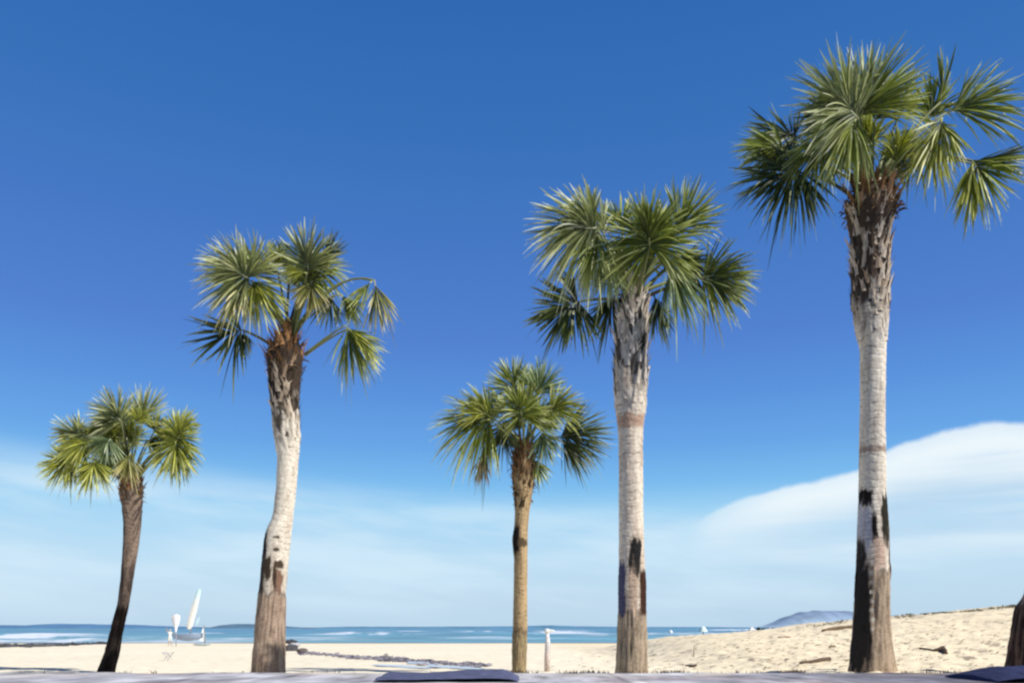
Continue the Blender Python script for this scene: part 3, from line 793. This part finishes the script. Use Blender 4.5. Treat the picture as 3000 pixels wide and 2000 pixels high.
# little weeds at the pavement edge
mb = MB(); rng = random.Random(78)
for _ in range(360):
    px = rng.choice([rng.uniform(1640, 1770), rng.uniform(1930, 2010), rng.gauss(1490, 20), rng.uniform(2640, 2900), rng.uniform(0, 3000), rng.uniform(1560, 2400), rng.uniform(2300, 2350)])
    Yw = rng.uniform(8.03, 8.25); p = P(px, 1975, Yw); p.z = PT - .06
    for _b in range(4):
        d = Vector((rng.uniform(-.05, .05), rng.uniform(-.04, .04), rng.uniform(.03, .095)))
        w = Vector((rng.uniform(-1, 1), rng.uniform(-.3, .3), 0)).normalized() * .008
        mb.add([p - w, p + w, p + d * .6 + w, p + d], [(0, 1, 2, 3)], mixc((.05, .035, .03), (.16, .11, .08), rng.random()))
tag(mb.build('edge_weeds', M_weed, smooth=False), 'small brown weeds growing along the back edge of the pavement', 'weeds', kind='stuff')

# tide pool film
mb = MB()
m, nt, out = newmat('shallow_water'); N = nt.nodes.new; L = nt.links.new
tc = N('ShaderNodeTexCoord'); nz = N('ShaderNodeTexNoise'); nz.inputs['Scale'].default_value = 4; L(tc.outputs['Object'], nz.inputs['Vector'])
bs = N('ShaderNodeBsdfPrincipled'); bs.inputs['Base Color'].default_value = (.62, .64, .66, 1); bs.inputs['Roughness'].default_value = .25
bp = N('ShaderNodeBump'); bp.inputs['Strength'].default_value = .15; bp.inputs['Distance'].default_value = .02; L(nz.outputs['Fac'], bp.inputs['Height']); L(bp.outputs[0], bs.inputs['Normal'])
L(bs.outputs[0], out.inputs[0])
for (cx_, cy_, rx_, ry_) in ((1235, 1944, 46, 3.2), (1180, 1953, 90, 2.6), (1330, 1955, 90, 3.0), (1395, 1948, 40, 1.8)):
    pp_ = []
    for k in range(44):
        t = 2 * math.pi * k / 44
        q = 1 + .45 * n3(math.cos(t) * 2.2 + cx_, math.sin(t) * 2.2, 5)
        pp_.append(on_ground(cx_ + rx_ * math.cos(t) * q, cy_ + ry_ * math.sin(t) * q + rx_ * .04 * math.cos(t)))
    cz = max(ground(p.x, p.y) for p in pp_) + .006
    mb.add([(p.x, p.y, cz) for p in pp_], [tuple(range(43, -1, -1))])
tag(mb.build('tide_pool', m), kind='structure')

# driftwood
def drift(pts, rads, label, col=(.12, .085, .06)):
    w = [on_ground(px, py) for px, py in pts]
    base = w[0].copy()
    mb = MB()
    pp = []
    for i, p in enumerate(w): pp.append(p - base + Vector((0, 0, rads[i] * .6)))
    # subdivide with wobble
    q = []; rr = []
    for i in range(len(pp) - 1):
        for k in range(4):
            t = k / 4
            q.append(pp[i].lerp(pp[i + 1], t) + Vector((0, 0, .008 * n3(i + t, base.x, 3)))); rr.append((rads[i] * (1 - t) + rads[i + 1] * t) * (1 + .3 * n3(i * 3 + t * 5, base.x, 1)))
    q.append(pp[-1]); rr.append(rads[-1])
    tube(mb, q, rr, 8, col)
    o = mb.build('driftwood', M_wood); o.location = base
    return tag(o, label, 'driftwood', 'driftwood on the dune')
drift([(2345, 1945), (2385, 1940), (2430, 1934)], [.035, .045, .05], 'short straight dark log lying on the sand left of the tallest palm')
drift([(2695, 1901), (2735, 1906), (2762, 1905), (2772, 1912)], [.02, .03, .075, .04], 'dark branch with a thick club end lying right of the tallest palm', (.10, .07, .055))
drift([(2410, 1850), (2450, 1843), (2500, 1836)], [.05, .07, .05], 'long low branch on the upper dune just left of the tallest palm', (.17, .12, .075))
drift([(2430, 1897), (2445, 1896)], [.03, .04], 'small stub of driftwood half way up the dune left of the tallest palm', (.2, .15, .1))
drift([(2280, 1870), (2315, 1867)], [.03, .02], 'thin pinkish stick high on the dune above the short log', (.3, .2, .16))
drift([(2010, 1952), (2030, 1953), (2040, 1951)], [.02, .035, .02], 'dark knot of driftwood at the edge of the pavement between the two tall palms', (.08, .06, .045))
# upright sticks
def stick(px, py, hh, r, label, col, lean=0.0):
    p = on_ground(px, py); mb = MB()
    tube(mb, [(0, 0, -.05), (lean * .5, 0, hh * .5), (lean, .01, hh)], [r, r * .9, r * .6], 7, col)
    o = mb.build('stick', M_wood); o.location = p
    return tag(o, label, 'stick', 'sticks standing in the sand')
stick(2031, 1925, .30, .012, 'thin stick standing upright in the dune above the dark knot of driftwood', (.25, .2, .15), .03)

# short pale post between third and fourth palm
p = on_ground(1603, 1966); root = empty('post', p)
tag(root, 'short pale weathered post with a white cap just right of the slim tan palm', 'post')
S = p.y / F
mb = MB(); tube(mb, [(0, 0, -.1), (.0, 0, 45 * S), (.012, 0, 75 * S), (.006, 0, 112 * S)], [8.5 * S, 8 * S, 8 * S, 5 * S], 12, [(.50, .40, .35)] * 12 + [(.62, .52, .47)] * 12 + [(.68, .64, .63)] * 12 + [(.74, .74, .74)] * 12)
mb.build('shaft', M_wood, root)
mb = MB(); blob(mb, (.0, 0, 118 * S), (9 * S, 9 * S, 8 * S), (.78, .80, .80), 12, 8, .1, 2); blob(mb, (10 * S, 0, 119 * S), (12 * S, 7 * S, 4 * S), (.78, .80, .80), 12, 8, .2, 4)
mb.build('cap', M_white, root)

# sailing boat, flag, people far left
def at_Y(px, Y, dz=0):
    X = (px - 1500) / F * Y
    return Vector((X, Y, ground(X, Y) + dz))
YB = 62.0
p = at_Y(552, YB); root = empty('sailing_boat', p); S = YB / F
tag(root, 'small beached sailing boat with a tall narrow white sail leaning right', 'boat')
mb = MB()   # hull by sections
secs = 13; ring = 9; vs = []; fs = []
for i in range(secs):
    t = i / (secs - 1); x = (-42 + 84 * t) * S
    w = .42 * math.sin(math.pi * min(.92, .12 + .8 * t)) ** .7 * (1 if t < .8 else 1 - (t - .8) * 3.6)
    dep = .55 * (1 - .35 * (2 * t - 1) ** 2)
    for k in range(ring):
        a = math.pi * k / (ring - 1)
        vs.append((x, w * math.cos(a), .95 - dep * math.sin(a) ** .8 + .18 * max(0, t - .6)))
for i in range(secs - 1):
    for k in range(ring - 1):
        b = i * ring + k; fs.append((b, b + 1, b + ring + 1, b + ring))
fs.append(tuple(range(ring))); fs.append(tuple((secs - 1) * ring + k for k in range(ring - 1, -1, -1)))
mb.add(vs, fs, (.28, .36, .50)); mb.build('hull', M_white, root)
mb = MB(); vs = [(x * 1.0, y, z) for x, y, z in [(-40 * S, -.28, .945), (20 * S, -.34, .955), (40 * S, 0, 1.05), (20 * S, .34, .955), (-40 * S, .28, .945)]]
mb.add(vs, [(0, 1, 2, 3, 4)], (.22, .22, .30)); mb.build('deck', M_white, root)
mb = MB(); tube(mb, [(5 * S, 0, .9), (18 * S, 0, 118 * S), (32 * S, 0, 168 * S)], [.05, .04, .025], 8, (.75, .75, .72)); mb.build('mast', M_white, root)
mb = MB(); vs = []; fs = []
nS = 14
for i in range(nS + 1):
    t = i / nS
    cx = (2 + 31 * t) * S; z = (50 + 116 * t) * S
    hw = (8.5 * (1 - .35 * t) + 2.5 * math.sin(math.pi * t)) * S * (1 if t > .06 else .5)
    for k in range(5):
        u = k / 4 * 2 - 1
        vs.append((cx + hw * u, -.09 - .07 * (1 - u * u), z))
for i in range(nS):
    for k in range(4):
        b = i * 5 + k; fs.append((b, b + 1, b + 6, b + 5))
cols = []
for i in range(nS + 1): cols += [mixc((.88, .86, .80), (.62, .88, .90), sstep(.5, 1, i / nS))] * 5
mb.add(vs, fs, cols); mb.build('sail', M_cloth, root)
mb = MB(); mb.add([(22 * S, -.05, 62 * S), (31 * S, -.12, 66 * S), (35 * S, -.05, 86 * S), (26 * S, -.12, 80 * S)], [(0, 1, 2, 3)], (.62, .84, .92)); mb.build('jib', M_cloth, root)

p = at_Y(516, 60.0); root = empty('flag', p); S = 60 / F
tag(root, 'white rounded banner flag on a short pole left of the tall sail', 'flag')
mb = MB(); tube(mb, [(0, 0, -.1), (.0, 0, 50 * S), (-.03, 0, 92 * S)], [.035, .03, .02], 8, (.45, .45, .5)); mb.build('pole', M_white, root)
mb = MB(); vs = []; fs = []
for i in range(13):
    t = i / 12; z = (42 + 52 * t) * S
    hw = (2 + 11 * math.sin(math.pi * (.08 + .80 * t) * .62) ** 2) * S * (1 if t < .88 else math.sqrt(max(.02, 1 - ((t - .88) / .125) ** 2)))
    for k in range(7):
        u = k / 6 * 2 - 1; vs.append((hw * u, -.05 - .10 * (1 - u * u), z))
for i in range(12):
    for k in range(6):
        b = i * 7 + k; fs.append((b, b + 1, b + 8, b + 7))
mb.add(vs, fs, (.84, .82, .86)); mb.build('banner', M_cloth, root)

p = at_Y(592, 64.0); root = empty('sailboard', p); S = 64 / F
tag(root, 'small white triangular sail standing on the waterline right of the boat', 'sailboard')
mb = MB(); tube(mb, [(9 * S, 0, 0), (7 * S, 0, 30 * S), (5 * S, 0, 62 * S)], [.05, .045, .03], 7, (.28, .27, .26)); mb.build('mast', M_wood, root)
mb = MB(); mb.add([(-8 * S, -.05, 14 * S), (6 * S, -.03, 14 * S), (6 * S, -.03, 34 * S), (4 * S, -.03, 56 * S), (-1 * S, -.12, 36 * S)], [(0, 1, 2, 4), (4, 2, 3)], (.84, .90, .92)); mb.build('sail', M_cloth, root)
mb = MB(); blob(mb, (0, 0, .12), (.75, .28, .10), (.40, .47, .50), 16, 8, .05, 3); mb.build('board', M_white, root)

# people: skinned figures
def person(loc, hh, rz, label, joints, hairc, shirt, shorts):
    root = empty('person', loc); root.rotation_euler = (0, 0, rz)
    tag(root, label, 'person')
    k = hh / 1.7
    me = bpy.data.meshes.new('body')
    names = list(joints['v'].keys())
    vs = [Vector(joints['v'][n][:3]) * k for n in names]
    es = [(names.index(a), names.index(b)) for a, b in joints['e']]
    me.from_pydata(vs, es, [])
    o = bpy.data.objects.new('body', me)
    COL.objects.link(o)
    md = o.modifiers.new('skin', 'SKIN'); md.use_smooth_shade = True
    for i, n in enumerate(names):
        r = joints['v'][n][3] * k
        me.skin_vertices[0].data[i].radius = (r, r)
    me.skin_vertices[0].data[names.index('pelvis')].use_root = True
    sb = o.modifiers.new('sub', 'SUBSURF'); sb.levels = 1; sb.render_levels = 1
    dg = bpy.context.evaluated_depsgraph_get(); dg.update()
    ev = o.evaluated_get(dg); m2 = bpy.data.meshes.new_from_object(ev)
    bpy.data.objects.remove(o)
    mb = MB()
    V = [v.co.copy() for v in m2.vertices]
    def colr(v):
        z = v.z / k
        arm = abs(v.x / k) > .23
        if z > 1.44: return (.45, .29, .20)
        if arm and z > 1.0: return (.45, .29, .20)
        if z > .92: return shirt
        if z > .52: return shorts
        return (.45, .29, .20)
    mb.add(V, [tuple(p.vertices) for p in m2.polygons], [colr(v) for v in V])
    mb.build('body', M_skin, root)
    h = MB(); hd = vs[names.index('head')]
    blob(h, (hd.x, hd.y + .02 * k, hd.z + .04 * k), (.098 * k, .11 * k, .10 * k), hairc, 12, 8, .1, 3)
    h.build('hair', M_cloth, root)
    return root
J = dict(v=dict(pelvis=(0, 0, .93, .13), waist=(0, 0, 1.08, .115), chest=(0, 0, 1.30, .135), neck=(0, -.01, 1.47, .055), head=(0, -.02, 1.60, .095),
                sl=(-.17, 0, 1.40, .06), el=(-.32, -.02, 1.58, .045), hl=(-.36, -.04, 1.82, .03), fl=(-.365, -.05, 1.90, .02),
                sr=(.17, 0, 1.40, .06), er=(.30, -.02, 1.20, .045), hr=(.40, -.10, 1.36, .032), fr=(.42, -.13, 1.42, .022),
                hpl=(-.10, 0, .88, .095), kl=(-.12, -.02, .48, .062), al=(-.13, .01, .08, .04), tl=(-.13, -.13, .03, .032),
                hpr=(.10, 0, .88, .095), kr=(.13, -.03, .48, .062), ar=(.15, .02, .08, .04), tr=(.15, -.12, .03, .032)),
         e=[('pelvis', 'waist'), ('waist', 'chest'), ('chest', 'neck'), ('neck', 'head'), ('chest', 'sl'), ('sl', 'el'), ('el', 'hl'), ('hl', 'fl'),
            ('chest', 'sr'), ('sr', 'er'), ('er', 'hr'), ('hr', 'fr'), ('pelvis', 'hpl'), ('hpl', 'kl'), ('kl', 'al'), ('al', 'tl'), ('pelvis', 'hpr'), ('hpr', 'kr'), ('kr', 'ar'), ('ar', 'tr')])
person(at_Y(498, 66.0), 1.34, .3, 'person in white clothes with one arm raised on the sand left of the boat', J, (.55, .5, .42), (.86, .85, .80), (.84, .82, .76))

# folding stool on the sand
p = on_ground(493, 1934); root = empty('stool', p); S = p.y / F
tag(root, 'small grey folding stool standing alone on the pale sand below the person', 'stool')
mb = MB(); w = 13 * S; hh = 24 * S
for sgn in (-1, 1): mb.add([], [])
vs = []; fs = []
for i in range(5):
    x = -w + 2 * w * i / 4; sag = -.03 * (1 - (x / w) ** 2)
    vs += [(x, -.13, hh + sag), (x, .13, hh + sag)]
for i in range(4): fs.append((2 * i, 2 * i + 2, 2 * i + 3, 2 * i + 1))
mb.add(vs, fs, (.42, .42, .45)); mb.build('seat', M_cloth, root)
for y in (-.12, .12):
    for sg in (-1, 1):
        mb = MB(); tube(mb, [(-w * sg, y, hh), (0, y + .006 * sg, hh * .5), (w * .75 * sg, y, -.02)], .009, 7, (.5, .5, .5)); mb.build('leg', M_white, root)

# things beyond the dune
D = 250.0; p = Vector(((1965 - 1500) / F * D, D, SEA)); mb = MB()
blob(mb, (0, 0, .45), (.62, .62, .7), (.86, .86, .86), 18, 12, .02, 1); tube(mb, [(0, 0, .9), (0, 0, 1.35)], [.16, .05], 10, (.86, .86, .86))
o = mb.build('buoy', M_white); o.location = p; tag(o, 'white buoy floating on the sea right of the shaggy necked palm', 'buoy')
Yu = 100.0; p = at_Y(2060, Yu); root = empty('beach_umbrella', p); S = Yu / F
tag(root, 'pale mint beach umbrella on a dark pole behind the low end of the dune', 'umbrella')
top = H + (HOR - 1834) / F * Yu - p.z
mb = MB(); tube(mb, [(0, 0, -.2), (0, 0, top)], .055, 8, (.05, .07, .08)); mb.build('pole', M_wood, root)
mb = MB(); vs = [(0, 0, top + .06)]; fs = []
for i in range(1, 5):
    for k in range(16):
        a = 2 * math.pi * k / 16; r = .55 * i / 4 * (1 + (.03 if k % 2 else -.02) * i / 4)
        vs.append((r * math.cos(a), r * math.sin(a), top + .06 - .72 * (i / 4) ** 1.7))
for k in range(16): fs.append((0, 1 + k, 1 + (k + 1) % 16))
for i in range(3):
    for k in range(16):
        b = 1 + i * 16; fs.append((b + k, b + 16 + k, b + 16 + (k + 1) % 16, b + (k + 1) % 16))
mb.add(vs, fs, (.72, .88, .84)); mb.build('canopy', M_cloth, root)
mb = MB(); box(mb, (-.05, -.1, 1.0), (.5, .3, .5), (.05, .08, .10)) 
def tent(px, wpx, pyt, Y, label, peak):
    p = at_Y(px, Y); root = empty('beach_tent', p); S = Y / F
    tag(root, label, 'tent', 'white tents behind the dune')
    top = H + (HOR - pyt) / F * Y - p.z; w = wpx * S * .5
    sh = top * (1 - peak)
    mb = MB(); vs = []; fs = []
    for z, ww in ((-.1, w * 1.05), (sh * .5, w * .98), (sh, w)):
        vs += [(-ww, -ww, z), (ww, -ww, z), (ww, ww, z), (-ww, ww, z)]
    for i in range(2):
        for k in range(4):
            b = i * 4; fs.append((b + k, b + (k + 1) % 4, b + 4 + (k + 1) % 4, b + 4 + k))
    mb.add(vs, fs, (.86, .84, .78)); mb.build('wall', M_cloth, root, smooth=False)
    mb = MB(); e = w * 1.08
    mb.add([(-e, -e, sh - .02), (e, -e, sh - .02), (e, e, sh - .02), (-e, e, sh - .02), (-e * .45, -e * .45, sh + (top - sh) * .42), (e * .45, -e * .45, sh + (top - sh) * .42), (e * .45, e * .45, sh + (top - sh) * .42), (-e * .45, e * .45, sh + (top - sh) * .42), (0, 0, top)],
           [(0, 1, 5, 4), (1, 2, 6, 5), (2, 3, 7, 6), (3, 0, 4, 7), (4, 5, 8), (5, 6, 8), (6, 7, 8), (7, 4, 8)], (.88, .87, .82)); mb.build('roof', M_cloth, root, smooth=False)
tent(2203, 17, 1834, 92.0, 'narrow white tent behind the dune, left one of the pair', .2)
tent(2256, 24, 1836, 88.0, 'pointed white tent behind the dune, right one of the pair', .55)
def shrub(px, wpx, pyt, Y, label, col):
    p = at_Y(px, Y); S = Y / F; top = H + (HOR - pyt) / F * Y - p.z
    root = empty('shrub', p); tag(root, label, 'shrub', 'dark shrubs behind the dune')
    rng = random.Random(px); mb = MB()
    for _ in range(420):
        t = rng.random() ** .7; a = rng.uniform(0, 6.28); r = wpx * S * .5 * math.sqrt(rng.random()) * (1 - .5 * t)
        q = Vector((r * math.cos(a), r * math.sin(a), top * (.25 + .75 * t)))
        u = Vector((rng.uniform(-1, 1), rng.uniform(-1, 1), rng.uniform(-.3, 1))).normalized() * .16; v = u.cross(Vector((rng.uniform(-1, 1), .4, .2))).normalized() * .07
        mb.add([q - v, q + v, q + u + v * .4, q + u - v * .4], [(0, 1, 2, 3)], mixc(col, tuple(x * .4 for x in col), rng.random()))
    mb.build('foliage', M_weed, root, smooth=False)
    mb = MB(); tube(mb, [(0, 0, -.1), (.05, 0, top * .5), (0, 0, top * .8)], [.06, .05, .02], 6, (.1, .08, .06)); mb.build('stem', M_wood, root)
shrub(2222, 16, 1838, 95.0, 'dark shrub just right of the narrow white tent', (.06, .13, .13))
shrub(2236, 20, 1842, 96.0, 'low dark shrub between the two white tents', (.07, .14, .13))
shrub(2290, 34, 1840, 99.0, 'low blue green shrub right of the pointed tent', (.08, .17, .17))

# navy cloth bundles on the pavement
def bundle(x0, x1, tops, Y, label, col, dep):
    """crumpled cloth: height field over a rectangle"""
    S = Y / F; X0, X1 = (x0 - 1500) * S, (x1 - 1500) * S
    base = Vector(((X0 + X1) / 2, Y, PT)); mb = MB(); nx, ny = 90, 30
    for j in range(ny):
        v = j / (ny - 1)
        for i in range(nx):
            u = i / (nx - 1); px = x0 + (x1 - x0) * u
            hz = H - (np.interp(px, [t[0] for t in tops], [t[1] for t in tops]) - HOR) * S - PT
            e = min(1, u / .02) * min(1, (1 - u) / .06)
            prof = math.sin(math.pi * (.06 + .88 * v)) ** .6
            fold = .010 * fbm(u * 7 + 2 * v, v * 3, Y, 3)
            z = max(.006, hz * prof) * (e ** .5) + fold * e * prof + .004
            mb.v.append((X0 + (X1 - X0) * u + .02 * fbm(v * 4, 1, x0, 2) - base.x, dep * (v - .5), z)); mb.c.append(col)
    for j in range(ny - 1):
        for i in range(nx - 1):
            a = j * nx + i; mb.f.append((a, a + 1, a + nx + 1, a + nx))
    o = mb.build('blanket', M_cloth); o.location = base
    return tag(o, label, 'blanket')
bundle(1120, 1520, [(1120, 1972), (1250, 1971), (1340, 1965), (1420, 1960), (1470, 1962), (1520, 1978)], 7.1, 'crumpled navy blue blanket lying on the pavement left of the slim palm', (.10, .11, .19), .9)
bundle(2840, 3150, [(2840, 1980), (2890, 1962), (2930, 1952), (2980, 1952), (3060, 1950), (3150, 1975)], 6.95, 'dark navy blanket heaped on the pavement in the lower right corner', (.035, .042, .10), .8)

# ------------------------------------------------------------------ light and sky
SUN_EL, SUN_AZ = 45.0, 58.0        # azimuth measured from straight behind the camera towards the right
sd = Vector((math.sin(R_(SUN_AZ)) * math.cos(R_(SUN_EL)), -math.cos(R_(SUN_AZ)) * math.cos(R_(SUN_EL)), math.sin(R_(SUN_EL))))
sun = bpy.data.lights.new('sun', 'SUN'); sun.energy = 5.0; sun.angle = R_(.5); sun.color = (1, .965, .90)
so = bpy.data.objects.new('sun', sun); COL.objects.link(so); so.rotation_euler = sd.to_track_quat('Z', 'Y').to_euler(); so.location = (10, -10, 20)

w = bpy.data.worlds.new('World'); C.world = w; w.use_nodes = True
nt = w.node_tree; nt.nodes.clear(); N = nt.nodes.new; L = nt.links.new
out = N('ShaderNodeOutputWorld'); bg = N('ShaderNodeBackground'); bg.inputs['Strength'].default_value = .1
L(bg.outputs[0], out.inputs[0])
sky = N('ShaderNodeTexSky'); sky.sky_type = 'NISHITA'; sky.sun_disc = False
sky.sun_elevation = R_(SUN_EL); sky.sun_rotation = math.atan2(sd.x, sd.y)
sky.air_density = 1.0; sky.dust_density = .3; sky.ozone_density = 3.0
tc = N('ShaderNodeTexCoord'); sx = N('ShaderNodeSeparateXYZ'); L(tc.outputs['Generated'], sx.inputs[0])
def M(op, a, b=None, c=None, clamp=False):
    n = N('ShaderNodeMath'); n.operation = op; n.use_clamp = clamp
    for i, v in enumerate((a, b, c)):
        if v is None: continue
        if isinstance(v, (int, float)): n.inputs[i].default_value = v
        else: L(v, n.inputs[i])
    return n.outputs[0]
def SS(x, a, b, lo=0.0, hi=1.0):
    n = N('ShaderNodeMapRange'); n.interpolation_type = 'SMOOTHSTEP'
    n.inputs[3].default_value = lo; n.inputs[4].default_value = hi
    for i, v in ((0, x), (1, a), (2, b)):
        if isinstance(v, (int, float)): n.inputs[i].default_value = v
        else: L(v, n.inputs[i])
    return n.outputs[0]
az = M('ARCTAN2', sx.outputs[0], sx.outputs[1])
hyp = M('SQRT', M('ADD', M('MULTIPLY', sx.outputs[0], sx.outputs[0]), M('MULTIPLY', sx.outputs[1], sx.outputs[1])))
el = M('ARCTAN2', sx.outputs[2], hyp)
def lin(r, g, b):
    f = lambda v: ((v / 255 + .055) / 1.055) ** 2.4 if v > 10 else v / 255 / 12.92
    return (f(r), f(g), f(b), 1)
# clear sky gradient by elevation (0..60 degrees)
ramp = N('ShaderNodeValToRGB'); cr = ramp.color_ramp
stops = [(0, (184, 213, 238)), (2, (193, 220, 241)), (5, (190, 224, 247)), (8.2, (160, 213, 247)), (10, (124, 190, 242)), (12.5, (103, 167, 234)), (16, (89, 147, 223)), (19.5, (80, 130, 211)), (25, (68, 121, 200)), (31, (55, 114, 189)), (38, (44, 106, 181)), (46, (26, 76, 150)), (60, (14, 44, 110))]
while len(cr.elements) < len(stops): cr.elements.new(.5)
for i, (d, c) in enumerate(stops):
    cr.elements[i].position = d / 60
for i, (d, c) in enumerate(stops): cr.elements[i].color = lin(*c)
L(M('DIVIDE', el, R_(60), clamp=True), ramp.inputs[0])
sc = N('ShaderNodeVectorMath'); sc.operation = 'SCALE'; sc.inputs['Scale'].default_value = 10.0; L(ramp.outputs[0], sc.inputs[0])
mixs = N('ShaderNodeMix'); mixs.data_type = 'RGBA'; mixs.inputs[0].default_value = .08
L(sc.outputs[0], mixs.inputs[6]); L(sky.outputs[0], mixs.inputs[7])
# thin streaky haze
cmb = N('ShaderNodeCombineXYZ'); L(M('MULTIPLY', az, 3.0), cmb.inputs[0]); L(M('ADD', M('MULTIPLY', el, 16.0), M('MULTIPLY', az, 1.6)), cmb.inputs[1]); cmb.inputs[2].default_value = 2.3
hz = N('ShaderNodeTexNoise'); hz.inputs['Scale'].default_value = 1.0; hz.inputs['Detail'].default_value = 5; hz.inputs['Roughness'].default_value = .52
L(cmb.outputs[0], hz.inputs['Vector'])
hm = M('MULTIPLY', SS(hz.outputs['Fac'], .36, .64), SS(M('ADD', el, M('MULTIPLY', az, .055)), R_(10.2), R_(6.6)))
hm = M('MULTIPLY', hm, SS(el, R_(.3), R_(3.0), .25, 1.0))
mh = N('ShaderNodeMix'); mh.data_type = 'RGBA'; L(M('MULTIPLY', hm, .8), mh.inputs[0]); L(mixs.outputs[2], mh.inputs[6])
mh.inputs[7].default_value = tuple(v * 10 for v in lin(212, 236, 251)[:3]) + (1,)
# the big smooth cloud: top edge as a curve over azimuth
def azel(px, py):
    u = (px - 1500) / F; v = (HOR - py) / F
    return math.atan2(u, 1), math.atan2(v, math.hypot(1, u))
top = [(2040, 1522), (2075, 1497), (2130, 1470), (2200, 1446), (2300, 1424), (2400, 1402), (2510, 1370), (2600, 1306), (2700, 1272), (2850, 1240), (2930, 1230), (3010, 1232), (3150, 1262), (3400, 1350), (3800, 1480)]
fc = N('ShaderNodeFloatCurve')
a0, a1 = azel(2000, 1500)[0], azel(3900, 1500)[0]
cv = fc.mapping.curves[0]
pts = [((azel(*q)[0] - a0) / (a1 - a0), azel(*q)[1] / R_(20)) for q in top]
pts = [(0.0, azel(2000, 1545)[1] / R_(20))] + pts + [(1.0, azel(3900, 1520)[1] / R_(20))]
while len(cv.points) < len(pts): cv.points.new(.5, .5)
for i, q in enumerate(pts): cv.points[i].location = q
fc.mapping.update()
L(M('DIVIDE', M('SUBTRACT', az, a0), a1 - a0, clamp=True), fc.inputs['Value'])
etop = M('MULTIPLY', fc.outputs[0], R_(20))
cn = N('ShaderNodeTexNoise'); cn.inputs['Scale'].default_value = 9; cn.inputs['Detail'].default_value = 8; cn.inputs['Roughness'].default_value = .6; L(tc.outputs['Generated'], cn.inputs['Vector'])
dep = M('SUBTRACT', M('ADD', etop, M('MULTIPLY', M('SUBTRACT', cn.outputs['Fac'], .5), R_(1.3))), el)      # depth below the edge
edge = M('ADD', M('MULTIPLY', SS(dep, R_(-.05), R_(.40)), .8), M('MULTIPLY', SS(dep, R_(-.1), R_(1.3)), .2))
lowf = M('MULTIPLY', SS(el, R_(2.0), R_(7.4)), M('ADD', .72, M('MULTIPLY', SS(el, R_(6.0), R_(8.4)), .28)))
lft = SS(az, azel(2030, 1500)[0], azel(2330, 1500)[0])
rgt = SS(az, azel(4000, 1500)[0], azel(3500, 1500)[0])
# subtle grey band inside
cmb2 = N('ShaderNodeCombineXYZ'); L(M('MULTIPLY', az, 2.2), cmb2.inputs[0]); L(M('MULTIPLY', el, 26.0), cmb2.inputs[1]); cmb2.inputs[2].default_value = 7.7
bn = N('ShaderNodeTexNoise'); bn.inputs['Scale'].default_value = 1.0; bn.inputs['Detail'].default_value = 4; L(cmb2.outputs[0], bn.inputs['Vector'])
band = SS(bn.outputs['Fac'], .40, .66)
ccol = N('ShaderNodeMix'); ccol.data_type = 'RGBA'
shade = M('MULTIPLY', SS(dep, R_(.8), R_(4.2)), M('ADD', .25, M('MULTIPLY', band, .75)))
L(shade, ccol.inputs[0])
ccol.inputs[6].default_value = tuple(v * 10 for v in lin(236, 247, 253)[:3]) + (1,)
ccol.inputs[7].default_value = tuple(v * 10 for v in lin(188, 217, 240)[:3]) + (1,)
cm = M('MULTIPLY', M('MULTIPLY', edge, lowf), M('MULTIPLY', M('ADD', .55, M('MULTIPLY', lft, .45)), rgt))
wn = N('ShaderNodeTexNoise'); wn.inputs['Scale'].default_value = 1.6; wn.inputs['Detail'].default_value = 7; L(cmb2.outputs[0], wn.inputs['Vector'])
cm = M('MULTIPLY', cm, SS(M('ADD', wn.outputs['Fac'], M('MULTIPLY', SS(dep, R_(3.2), R_(.6)), .3)), .30, .62, .45, 1.0))
cm = M('MULTIPLY', cm, SS(az, a0, azel(2110, 1500)[0]))
mc = N('ShaderNodeMix'); mc.data_type = 'RGBA'; L(cm, mc.inputs[0]); L(mh.outputs[2], mc.inputs[6]); L(ccol.outputs[2], mc.inputs[7])
# sky behind the camera is dimmed to cut fill light on shaded sides
bk = N('ShaderNodeVectorMath'); bk.operation = 'SCALE'; L(mc.outputs[2], bk.inputs[0]); L(SS(sx.outputs[1], -.5, .25, .55, 1.0), bk.inputs['Scale'])
L(bk.outputs[0], bg.inputs['Color'])

# ------------------------------------------------------------------ camera
cam = bpy.data.cameras.new('camera'); co = bpy.data.objects.new('camera', cam); COL.objects.link(co)
co.location = (0, 0, H); co.rotation_euler = (R_(90), 0, 0)
cam.sensor_width = 36; cam.lens = F / 3000 * 36; cam.shift_y = (HOR - 1000) / 3000; cam.clip_start = .1; cam.clip_end = 20000
C.camera = co
C.view_settings.view_transform = 'Standard'; C.view_settings.look = 'None'; C.view_settings.exposure = 0; C.view_settings.gamma = 1
C.cycles.filter_width = 2.4
